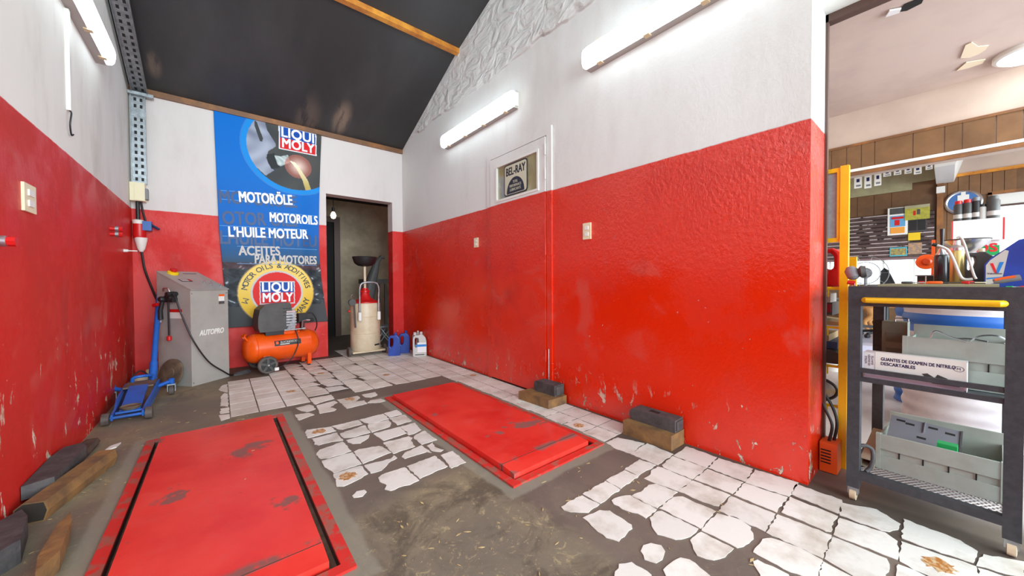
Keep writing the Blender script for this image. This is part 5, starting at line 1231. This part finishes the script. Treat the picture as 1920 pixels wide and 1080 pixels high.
ch = thing('orange_charger', 'orange box charger with black cables at the foot of the wall end', 'charger')
obox('case', M_orangep, ch, 2.425, 2.538, .345, .415, .004, .155, bev=.006)
for q in range(5): obox('vent', M_dark, ch, 2.4235, 2.4255, .37, .41, .05 + q * .016, .056 + q * .016)
obox('base_foot', M_black, ch, 2.43, 2.53, .35, .41, 0, .005)
otube('cable', M_black, ch, smoothpath([(2.47, .385, .15), (2.48, .375, .24), (2.50, .41, .32), (2.52, .44, .40), (2.53, .45, .44)], 6), .007, 8); otube('cable', M_black, ch, smoothpath([(2.50, .37, .15), (2.51, .36, .25), (2.53, .385, .33), (2.53, .43, .41), (2.535, .44, .45)], 6), .007, 8); based(ch, (2.52, .38, 0))
gr = thing('hand_grinder', 'grey and red hand grinder hanging at the trolley corner', 'power tool'); gp = onx(1600, 515, 2.42)
bm = B(); lathe(bm, [(.012, -.032), (.024, -.022), (.026, .015), (.014, .032)], 18, axisM(onx(1598, 512, 2.42), (.2, .35, 1))); finish('body', bm, M_grey, gr, True); bm = B(); lathe(bm, [(.016, 0), (.03, .01), (.026, .028)], 16, axisM(onx(1609, 510, 2.42), (.1, -1, .1))); finish('guard', bm, M_dgrey, gr, True)
otube('red_handle', M_redp, gr, [onx(1589, 529, 2.42), onx(1603, 531, 2.42)], .010, 10); otube('hook', M_chrome, gr, [onx(1596, 530, 2.42), onx(1595, 555, 2.42)], .004, 6); otube('hook', M_chrome, gr, [onx(1601, 530, 2.42), onx(1602, 552, 2.42)], .004, 6); based(gr, onx(1598, 531, 2.42))

# ================================================================== TROLLEY
ang = math.radians(3); tu = Vector((-math.sin(ang), -math.cos(ang), 0)); tv = Vector((math.cos(ang), -math.sin(ang), 0))
TO = Vector((2.205, .283, 0)); TW, TD, TH = .462, .60, .972
TR = Matrix((tu, tv, Vector((0, 0, 1)))).transposed().to_4x4(); TR.translation = TO     # x to the right along the front, y to the back (mirrored frame is avoided below)
def tb(bm, u0, u1, v0, v1, z0, z1): box(bm, u0, u1, v0, v1, z0, z1, TR)
def otb(name, m, par, u0, u1, v0, v1, z0, z1, bev=0.): bm = B(); tb(bm, u0, u1, v0, v1, z0, z1); return finish(name, bm, m, par, bev=bev)
tl = thing('tool_trolley', 'black steel tool trolley with yellow push handle at the right', 'trolley')
PW = .042
for (u, v) in ((0, 0), (TW - PW, 0), (0, TD - PW), (TW - PW, TD - PW)):
    otb('post', M_cart, tl, u, u + PW, v, v + PW, .062, TH, .002)
    r_ = bpy.data.objects.new('caster', None)
    cxy = TR @ Vector((u + PW / 2, v + PW / 2, 0))
    bm = B(); tb(bm, u + .004, u + PW - .004, v + .004, v + PW - .004, .030, .062); fk = finish('caster_fork', bm, M_galv, tl)
    olathe('caster_wheel', M_off, fk, [(.018, -.012), (.027, -.010), (.027, .010), (.018, .012)], 18, axisM((cxy.x, cxy.y, .0275), tu))
otb('apron', M_cart, tl, PW, TW - PW, 0, .02, .885, TH); otb('apron', M_cart, tl, PW, TW - PW, TD - .02, TD, .885, TH); otb('apron', M_cart, tl, 0, .02, PW, TD - PW, .885, TH); otb('apron', M_cart, tl, TW - .02, TW, PW, TD - PW, .885, TH)
otb('top_sheet', M_cart, tl, .02, TW - .02, .02, TD - .02, .945, .965)
otube('push_handle', M_yellow, tl, [TR @ Vector(v) for v in ((.055, .0, .912), (.062, -.018, .912), (TW - .055, -.018, .912), (TW - .048, .0, .912))], .0125, 12)
for z in (.588, .548): otb('front_rail', M_cart, tl, PW, TW - PW, .004, .018, z, z + .020); otb('rear_rail', M_cart, tl, PW, TW - PW, TD - .018, TD - .004, z, z + .020)
otb('middle_shelf', M_cart, tl, .004, TW - .004, .018, TD - .018, .548, .558)
for z in (.105,):
    otb('bottom_rail', M_cart, tl, PW, TW - PW, 0, .03, z, z + .035); otb('bottom_rail', M_cart, tl, PW, TW - PW, TD - .03, TD, z, z + .035); otb('bottom_rail', M_cart, tl, 0, .03, PW, TD - PW, z, z + .035); otb('bottom_rail', M_cart, tl, TW - .03, TW, PW, TD - PW, z, z + .035)
bm = B(); k = 30
for i in range(-14, 34):
    for sg in (1, -1):
        a = (.02 + i * .018, .02); b = (a[0] + sg * .30, TD - .02)
        # clip to the shelf
        def clipu(p, q):
            (u0, v0), (u1, v1) = p, q; t0, t1 = 0., 1.; d = u1 - u0
            for lo, hi in ((.02, TW - .02),):
                if abs(d) < 1e-9: return None
                ta, tbb = (lo - u0) / d, (hi - u0) / d
                if ta > tbb: ta, tbb = tbb, ta
                t0, t1 = max(t0, ta), min(t1, tbb)
            if t0 >= t1: return None
            return (u0 + d * t0, v0 + (v1 - v0) * t0), (u0 + d * t1, v0 + (v1 - v0) * t1)
        c = clipu(a, b)
        if c: tube(bm, [TR @ Vector((*c[0], .128 + sg * .001)), TR @ Vector((*c[1], .128 + sg * .001))], .0022, 4)
finish('mesh_shelf', bm, mat('bare_mesh_steel', (168, 160, 160), .4, .5), tl)
based(tl, TR @ Vector((TW / 2, TD / 2, 0)))

# crates
def crate(u0, u1, v0, v1, z0, z1, label, m):
    r = thing('tool_crate', label, 'crate', group='grey-green crates on the trolley')
    H = z1 - z0; t = .008
    otb('front_board', m, r, u0, u1, v0, v0 + t, z0 + H * .58, z1 - H * .0, .001); otb('front_board', m, r, u0, u1, v0, v0 + t, z0, z0 + H * .40, .001)
    otb('front_liner', m, r, u0 + .004, u1 - .004, v0 + t, v0 + t + .003, z0 + H * .3, z0 + H * .7)
    for q in range(1, 5): otb('slot', M_dark, r, u0 + (u1 - u0) * q / 5 - .002, u0 + (u1 - u0) * q / 5 + .002, v0 + .004, v0 + t + .001, z0 + H * .36, z0 + H * .56)
    otb('side_board', m, r, u0, u0 + t, v0 + t, v1, z0, z1 - .02); otb('side_board', m, r, u1 - t, u1, v0 + t, v1, z0, z1 - .02)
    otb('back_board', m, r, u0, u1, v1, v1 + t, z0, z1 + .03); otb('bottom_board', m, r, u0, u1, v0 + t, v1, z0, z0 + .005)
    for u in (u0 - .003, u1 - .012): otb('corner_post', m, r, u, u + .015, v0 - .003, v0 + .016, z0, z1 + .002)
    return based(r, TR @ Vector(((u0 + u1) / 2, (v0 + v1) / 2, z0)))
crate(.078, .429, .14, .47, .132, .292, 'grey-green metal crate on the mesh bottom shelf of the trolley', M_crate)
crate(.158, .440, .13, .46, .5595, .752, 'grey-green metal crate on the middle shelf behind the glove box', M_crate)
cr3 = thing('olive_case', 'olive-grey metal case at the rear of the middle trolley shelf', 'case'); otb('body', M_crated, cr3, .045, .135, .48, .565, .5595, .785, .004)
for z in (.60, .68): otb('recess', mat('olive_recess_shade', (104, 108, 94), .55), cr3, .06, .12, .4785, .4805, z, z + .05)  # flat plates in darker olive; the recess shade is in their colour
otube('handle', M_galv, cr3, smoothpath([TR @ Vector(v) for v in ((.09, .50, .785), (.09, .50, .80), (.10, .505, .803), (.128, .505, .803), (.135, .50, .80), (.135, .50, .785))], 3), .003, 6); based(cr3, TR @ Vector((.09, .45, .5595)))
# glove box
gb = thing('glove_box', 'white box of nitrile gloves lying on the middle trolley shelf', 'box')
GZ = .5585
otb('carton', M_card, gb, .046, .335, .035, .115, GZ, GZ + .118, .002); otb('flap', M_white, gb, .085, .333, .0335, .0349, GZ + .035, GZ + .125)
def TF(u, v, z): 
    c = TR @ Vector((u, v, z)); return Matrix(((tu.x, 0, -tv.x, c.x), (tu.y, 0, -tv.y, c.y), (0, 1, 0, c.z), (0, 0, 0, 1)))
text('lettering', 'GUANTES DE EXAMEN DE NITRILO', .019, M_navy, TF(.205, .0334, GZ + .096), gb, bold=.022, width=.205); text('lettering', 'DESCARTABLES', .019, M_navy, TF(.152, .0334, GZ + .076), gb, bold=.022, width=.10)
text('lettering', 'M', .014, M_navy, TF(.315, .0334, GZ + .092), gb); otube('size_ring', M_navy, gb, [TF(.315, .0332, GZ + .092) @ Vector((.013 * math.cos(2 * PI * i / 20), .010 * math.sin(2 * PI * i / 20), 0)) for i in range(20)], .0008, 4, True)
bm = B(); prism(bm, [TF(0, .0334, GZ) @ Vector((a, b, 0)) for a, b in ((.22, .055), (.235, .06), (.255, .045), (.262, .06), (.285, .05), (.31, .03), (.333, .01), (.333, .003), (.29, .006), (.25, .02))], tv * -.0004); finish('glove_print', bm, M_dgrey, gb)
for q, (s_, u) in enumerate((('NITRILO', .056), ('DE EXAMEN', .066), ('GUANTES', .076))): text('lettering', s_, .009, M_navy, TF(u, .0346, GZ + .085) @ Matrix.Rotation(PI / 2, 4, 'Z'), gb)
otb('lilac_strip', M_cardp, gb, .05, .33, .0330, .0348, GZ + .002, GZ + .022); based(gb, TR @ Vector((.19, .075, GZ)))
# things in the crates
bp_ = thing('slotted_bracket', 'grey slotted steel bracket lying in the lower trolley crate', 'bracket'); QM = TR @ Matrix.Translation((.10, .22, .27)) @ Matrix.Rotation(math.radians(28), 4, 'X') @ Matrix.Rotation(math.radians(4), 4, 'Y')
obox('plate', mat('zinc_plate', (150, 148, 156), .4, .4), bp_, 0, .215, 0, .14, 0, .003, M=QM); obox('edge', M_chrome, bp_, .212, .218, 0, .14, -.012, .006, M=QM); obox('edge', M_chrome, bp_, .105, .108, .07, .14, .003, .006, M=QM)
for (a, b) in ((.05, .10), (.12, .11), (.02, .11), (.09, .03), (.17, .1)): obox('slot', M_dark, bp_, a, a + .028, b, b + .012, .003, .0036, M=QM)
based(bp_, QM.translation)
tag(otb('green_packet', M_green, None, .255, .31, .165, .21, .1375, .305, .004), 'green and white packet in the lower trolley crate', 'packet')
sc_ = thing('steel_scraps', 'bent steel strips on top of the middle trolley crate', 'steel strips')
for q, pts_ in enumerate((((.235, .128, .755), (.25, .127, .785), (.29, .128, .765), (.33, .128, .752)), ((.34, .14, .752), (.36, .14, .775), (.40, .14, .782), (.425, .14, .765), (.42, .14, .753)), ((.30, .20, .752), (.34, .19, .757), (.38, .18, .752)))): otube('strip', M_chrome, sc_, smoothpath([TR @ Vector(v) for v in pts_], 4), .0035, 6)
based(sc_, TR @ Vector((.33, .14, .752)))
# rectangular tube and hose at the left of the bottom shelf
rt = thing('steel_box_section', 'short beige steel box section on the bottom trolley shelf', 'steel tube'); RM = TR @ Matrix.Translation((.030, .10, .135)) @ Matrix.Rotation(math.radians(1), 4, 'Z') @ Matrix.Rotation(math.radians(9), 4, 'X')
bm = B(); box(bm, 0, .045, 0, .34, 0, .003, RM); box(bm, 0, .045, 0, .34, .037, .04, RM); box(bm, 0, .003, 0, .34, .003, .037, RM); box(bm, .042, .045, 0, .34, .003, .037, RM); finish('section', bm, mat('beige_steel', (166, 152, 132), .5), rt); obox('hollow', M_dark, rt, .003, .042, .06, .062, .003, .037, M=RM); based(rt, RM.translation)
otube('rubber_hose', M_blackrub, None, smoothpath([TR @ Vector(v) for v in ((.035, .04, .245), (.055, .05, .25), (.075, .06, .235), (.078, .055, .19), (.070, .045, .155), (.06, .03, .14))], 6), .008, 10); tag(bpy.data.objects['rubber_hose'], 'curved black rubber hose beside the lower trolley crate', 'hose')

# ------------------------------------------------------------------ things on the trolley top
ZTp = .9655
mt = thing('olive_mat', 'olive board lying on top of the trolley', 'board'); otb('board', M_olive, mt, .09, .405, .03, .50, ZTp, ZTp + .016, .002); based(mt, TR @ Vector((.25, .26, ZTp)))
Z0 = ZTp + .0165
def at(px, X, z=Z0): return Vector((X, onx(px, 520, X).y, z))
def hgt(px, y, X): return onx(px, y, X).z
# dark canister
c = at(1765, 2.48); tn = thing('spray_canister', 'black metal pump canister on the trolley top', 'canister'); h = hgt(1765, 478, 2.48) - Z0
olathe('body', mat('glossy_black', (34, 30, 34), .2), tn, [(.021, 0), (.023, .004), (.023, h * .95), (.02, h)], 24, Matrix.Translation(c)); olathe('collar', M_chrome, tn, [(.022, h), (.014, h + .012), (.008, h + .03)], 18, Matrix.Translation(c)); otube('plunger', M_black, tn, [c + Vector((0, 0, h + .02)), c + Vector((.0, .0, h + .115))], [.004, .0075], 10); otube('lever', M_grey, tn, [c + Vector((0, .03, h + .05)), c + Vector((0, -.002, h + .03))], .005, 8); based(tn, c)
# brass grease gun
c = at(1793, 2.55); h = hgt(1793, 470, 2.55) - Z0; gg = thing('grease_gun', 'brass coloured grease gun standing on the trolley top', 'grease gun')
olathe('barrel', M_gold, gg, [(.022, 0), (.024, .004), (.024, h), (.02, h + .006)], 24, Matrix.Translation(c)); olathe('head', M_chrome, gg, [(.025, h), (.025, h + .012), (.012, h + .025), (.010, h + .045)], 18, Matrix.Translation(c))
based(gg, c)
# bent bar tool
lw = thing('bent_bar', 'bent chrome bar with two legs leaning on the trolley top', 'hand tool')
otube('bar', M_silver, lw, smoothpath([onx(a, b, 2.42) for a, b in ((1752, 459), (1766, 463), (1778, 470), (1788, 488), (1796, 508), (1803, 521), (1812, 524), (1824, 523))], 4), .0055, 10); otube('bar', M_silver, lw, smoothpath([onx(a, b, 2.46) for a, b in ((1794, 447), (1801, 445), (1808, 458), (1816, 483), (1825, 513), (1830, 523))], 4), .0045, 10); otube('grip', M_black, lw, [onx(1748, 458, 2.42), onx(1757, 460, 2.42)], .0075, 10); based(lw, onx(1812, 526, 2.43))
# funnel
fu = thing('steel_funnel', 'wide steel funnel bowl behind the grease gun', 'funnel'); c = onx(1812, 452, 2.75)
olathe('bowl', M_chrome, fu, [(.010, -.12), (.012, -.06), (.03, -.05), (.068, -.01), (.072, .006), (.066, .0), (.028, -.044)], 30, Matrix.Translation(c)); otube('rim', M_dgrey, fu, [c + Vector((.072 * math.cos(2 * PI * i / 28), .072 * math.sin(2 * PI * i / 28), .006)) for i in range(28)], .003, 6, True); olathe('stem', M_chrome, fu, [(.012, 0), (.010, c.z - .12 - Z0 + .004)], 12, Matrix.Translation((c.x, c.y, Z0))); based(fu, (c.x, c.y, Z0))
# grey jug and blue jug
c = at(1832, 2.58); hj = hgt(1832, 466, 2.58) - Z0; ja, ma = jug(c, -PI / 2 + .1, .088, .05, hj, M_dgrey, 'dark grey oil jug on the trolley top', M_cream); based(ja, c)
c = Vector((2.46, onx(1893, 520, 2.46).y, ZTp + .0005)); hj = hgt(1893, 446, 2.46) - ZTp
jb_ = thing('oil_jug', 'large blue oil jug with grey label on the trolley top', 'oil jug'); JM = TF(0, 0, 0); JM.translation = c
def jl(x, z): return JM @ Vector((x, z, 0))
bm = B(); prism(bm, [jl(x, z) for x, z in ((-.062, 0), (.075, 0), (.085, .02), (.085, hj * .8), (.06, hj), (.02, hj * .95), (-.02, hj * .74), (-.045, hj * .62), (-.062, hj * .48))], tv * .09); finish('body', bm, M_bluej, jb_, bev=.008)
bm = B(); prism(bm, [jl(x, z) + tv * -.0004 for x, z in ((-.058, .012), (-.02, .024), (-.015, .055), (-.003, hj * .74), (-.012, hj * .76), (-.048, hj * .56), (-.058, hj * .46))], tv * -.0008); lbx = finish('label', bm, M_silver, jb_)
for pts_, m_ in ((((-.048, hj * .50), (-.040, hj * .50), (-.030, hj * .30), (-.036, hj * .30)), M_logored), (((-.034, hj * .30), (-.026, hj * .30), (-.014, hj * .52), (-.024, hj * .52)), M_vbl), (((-.056, .034), (-.018, .040), (-.017, .045), (-.056, .040)), M_vbl)):
    bm = B(); prism(bm, [jl(x, z) + tv * -.0014 for x, z in pts_], tv * -.0005); finish('label_mark', bm, m_, lbx)
text('lettering', 'Valvoline', .010, M_navy, Matrix.Translation(tv * -.0014) @ JM @ Matrix.Translation((-.034, .052, 0)) if False else Matrix.Translation(tv * -.0016 + jl(-.036, .058) - JM.translation) @ JM, lbx, width=.036); based(jb_, c)
# orange reel and neighbours
c = onx(1737, 491, 2.70); orr = thing('orange_reel', 'orange plastic reel at the rear of the trolley top', 'reel'); AM = axisM(c, (1, .05, 0))
olathe('reel', M_orangep, orr, [(.034, -.012), (.036, -.01), (.026, -.002), (.026, .012), (.036, .018)], 26, AM); olathe('hub', mat('dark_orange', (196, 66, 14), .4), orr, [(.018, -.018), (.012, -.024)], 18, AM); bm = B(); yb_ = onx(1750, 480, 2.70).y; box(bm, 2.695, 2.71, yb_ - .006, yb_ + .006, Z0, hgt(1750, 450, 2.70)); finish('upright', bm, M_orangep, orr); based(orr, (2.70, yb_, Z0))
sbx = thing('parts_frame', 'small black and white component box below the orange reel', 'box'); c = at(1736, 2.64); obox('case', M_black, sbx, c.x, c.x + .03, c.y - .028, c.y + .028, Z0, Z0 + .036, bev=.002); obox('bar', M_white, sbx, c.x - .002, c.x, c.y - .002, c.y + .002, Z0, Z0 + .036); obox('lid', M_grey, sbx, c.x - .004, c.x + .03, c.y - .032, c.y + .034, Z0 + .036, Z0 + .041); based(sbx, c)
G = 'hand tools along the front of the trolley top'
def driver(px0, px1, py, X, m, tipm, label, name='screwdriver', r=.006, z=Z0):
    a = at(px0, X, z + r); b = at(px1, X, z + r); o = thing(name, label, 'hand tool', group=G); d = b - a; 
    otube('grip', m, o, [a, a + d * .1, a + d * .45, a + d * .5], [r * .7, r, r, r * .6], 10); otube('blade', tipm, o, [a + d * .5, b], r * .35, 8); return based(o, a)
driver(1736, 1802, 530, 2.28, M_orangep, M_dgrey, 'orange handled screwdriver lying along the trolley front'); driver(1722, 1745, 527, 2.42, M_redp, M_white, 'short red handled tool on the olive board below the reel'); driver(1803, 1850, 528, 2.36, M_redp, M_cream, 'red handled tool with pale shaft beside the grey jug'); driver(1690, 1735, 530, 2.34, M_dgrey, M_chrome, 'dark handled screwdriver at the left of the olive board'); driver(1808, 1828, 533, 2.25, M_redp, M_dgrey, 'red tipped bit at the front edge of the olive board')
kn = thing('utility_knife', 'orange and grey utility knife angled below the blue jug', 'knife'); a = onx(1862, 528, 2.30); b = onx(1914, 520, 2.30); otube('handle', M_grey, kn, [a, a.lerp(b, .3), b], [.008, .012, .011], 12); otube('insert', M_orangep, kn, [a.lerp(b, .05) + Vector((-.006, 0, .005)), a.lerp(b, .8) + Vector((-.006, 0, .006))], .006, 10); based(kn, a)
driver(1886, 1915, 535, 2.27, M_green, M_white, 'green marker pen at the right front of the trolley top', 'marker_pen', .005, ZTp); driver(1925, 1900, 533, 2.31, M_redp, M_white, 'red marker pen at the far right front of the trolley top', 'marker_pen', .005, ZTp)

# carton stack on the white drum: green box, white box, spray cans
dz = .9015; XB = 3.62
y0, y1 = onx(1874, 470, XB).y, onx(1822, 470, XB).y; gz = hgt(1840, 452, XB)
gbx = thing('green_carton', 'tall green and white carton on the white drum', 'box'); obox('carton', M_card, gbx, XB, XB + .2, y0, y1, dz, gz, bev=.003); obox('green_print', M_green, gbx, XB - .001, XB, y0, y1 - .03, gz - .09, gz - .03)
text('lettering', 'OS', .07, M_logored, Matrix(((0, 0, -1, XB - .0015), (-1, 0, 0, (y0 + y1) / 2), (0, 1, 0, gz - .045), (0, 0, 0, 1))), gbx, bold=.022); based(gbx, (XB + .1, (y0 + y1) / 2, dz))
y0, y1 = onx(1884, 430, XB - .04).y, onx(1784, 430, XB - .04).y; wz0 = gz + .001; wz1 = hgt(1834, 411, XB - .04)
wbx = thing('white_carton', 'long white carton with red edges under the spray cans', 'box'); obox('carton', M_card, wbx, XB - .04, XB + .16, y0, y1, wz0, wz1, bev=.002)
for yy_ in (y0, y1 - .006): obox('red_edge', M_logored, wbx, XB - .0408, XB - .04, yy_, yy_ + .006, wz0, wz1)
based(wbx, (XB + .06, (y0 + y1) / 2, wz0))
cans = [(1797, 378, 0.0203, M_dgrey, M_redp, 'squat dark spray can at the left on the white carton'), (1814, 375, 0.0211, M_dgrey, M_redp, 'second spray can from the left with red cap on the white carton'), (1830, 371, 0.0187, M_black, M_grey, 'third and tallest black spray can of the left cluster'), (1842, 384, .018, M_silver, M_black, 'thin silver tube at the right of the left can cluster'), (1862, 368, 0.0265, M_dgrey, M_dgrey, 'wide black canister standing alone at the right of the white carton')]
for (px_, py_, r_c, m_, cm_, lb_) in cans:
    c = Vector((XB + .03, onx(px_, 400, XB + .03).y, wz1 + .0005)); h = hgt(px_, py_, XB + .03) - wz1
    o = thing('spray_can', lb_, 'spray can', group='spray cans on the white carton'); olathe('body', m_, o, [(r_c * .92, 0), (r_c, .005), (r_c, h * .8), (r_c * .8, h * .86)], 20, Matrix.Translation(c)); olathe('cap', cm_, o, [(r_c * .8, h * .86), (r_c * .78, h), (r_c * .6, h + .003)], 18, Matrix.Translation(c))
    bm = B(); lathe(bm, [(r_c * 1.01, h * .15), (r_c * 1.01, h * .35)], 20, Matrix.Translation(c), cap=False); finish('label_band', bm, M_silver, o, True); based(o, c)

# ------------------------------------------------------------------ small dry leaves and dust on the floor (uncountable)
random.seed(21); bm = B()
for i in range(170):
    x, y = (random.uniform(.42, 1.75), random.uniform(.15, 1.5)) if i < 110 else (random.uniform(-.6, .3), random.uniform(2.0, 3.9))
    if L2['x0'] < x < L2['x1'] and y > L2['y0']: continue
    zz = .012 if (L1['x0'] < x < L1['x1'] and L1['y0'] < y < L1['y1']) else .001
    if zz > .01:
        if random.random() < .7: continue
        if not (-.29 < x < .27 and y > 1.5): continue
        zz = .0345
    a = random.uniform(0, PI); l_ = random.uniform(.004, .016); w_ = l_ * random.uniform(.15, .45); c_, s_ = math.cos(a), math.sin(a)
    prism(bm, [(x + u * c_ - v * s_, y + u * s_ + v * c_, zz) for u, v in ((-l_, 0), (0, -w_), (l_, 0), (0, w_))], (0, 0, .0015))
o = finish('floor_litter', bm, mat('straw_litter', (214, 190, 136), .8, col2=(180, 150, 104), vs=30), None); o['kind'] = 'stuff'; tag(o, 'scattered pale dry leaves and grit on the concrete floor', 'litter')
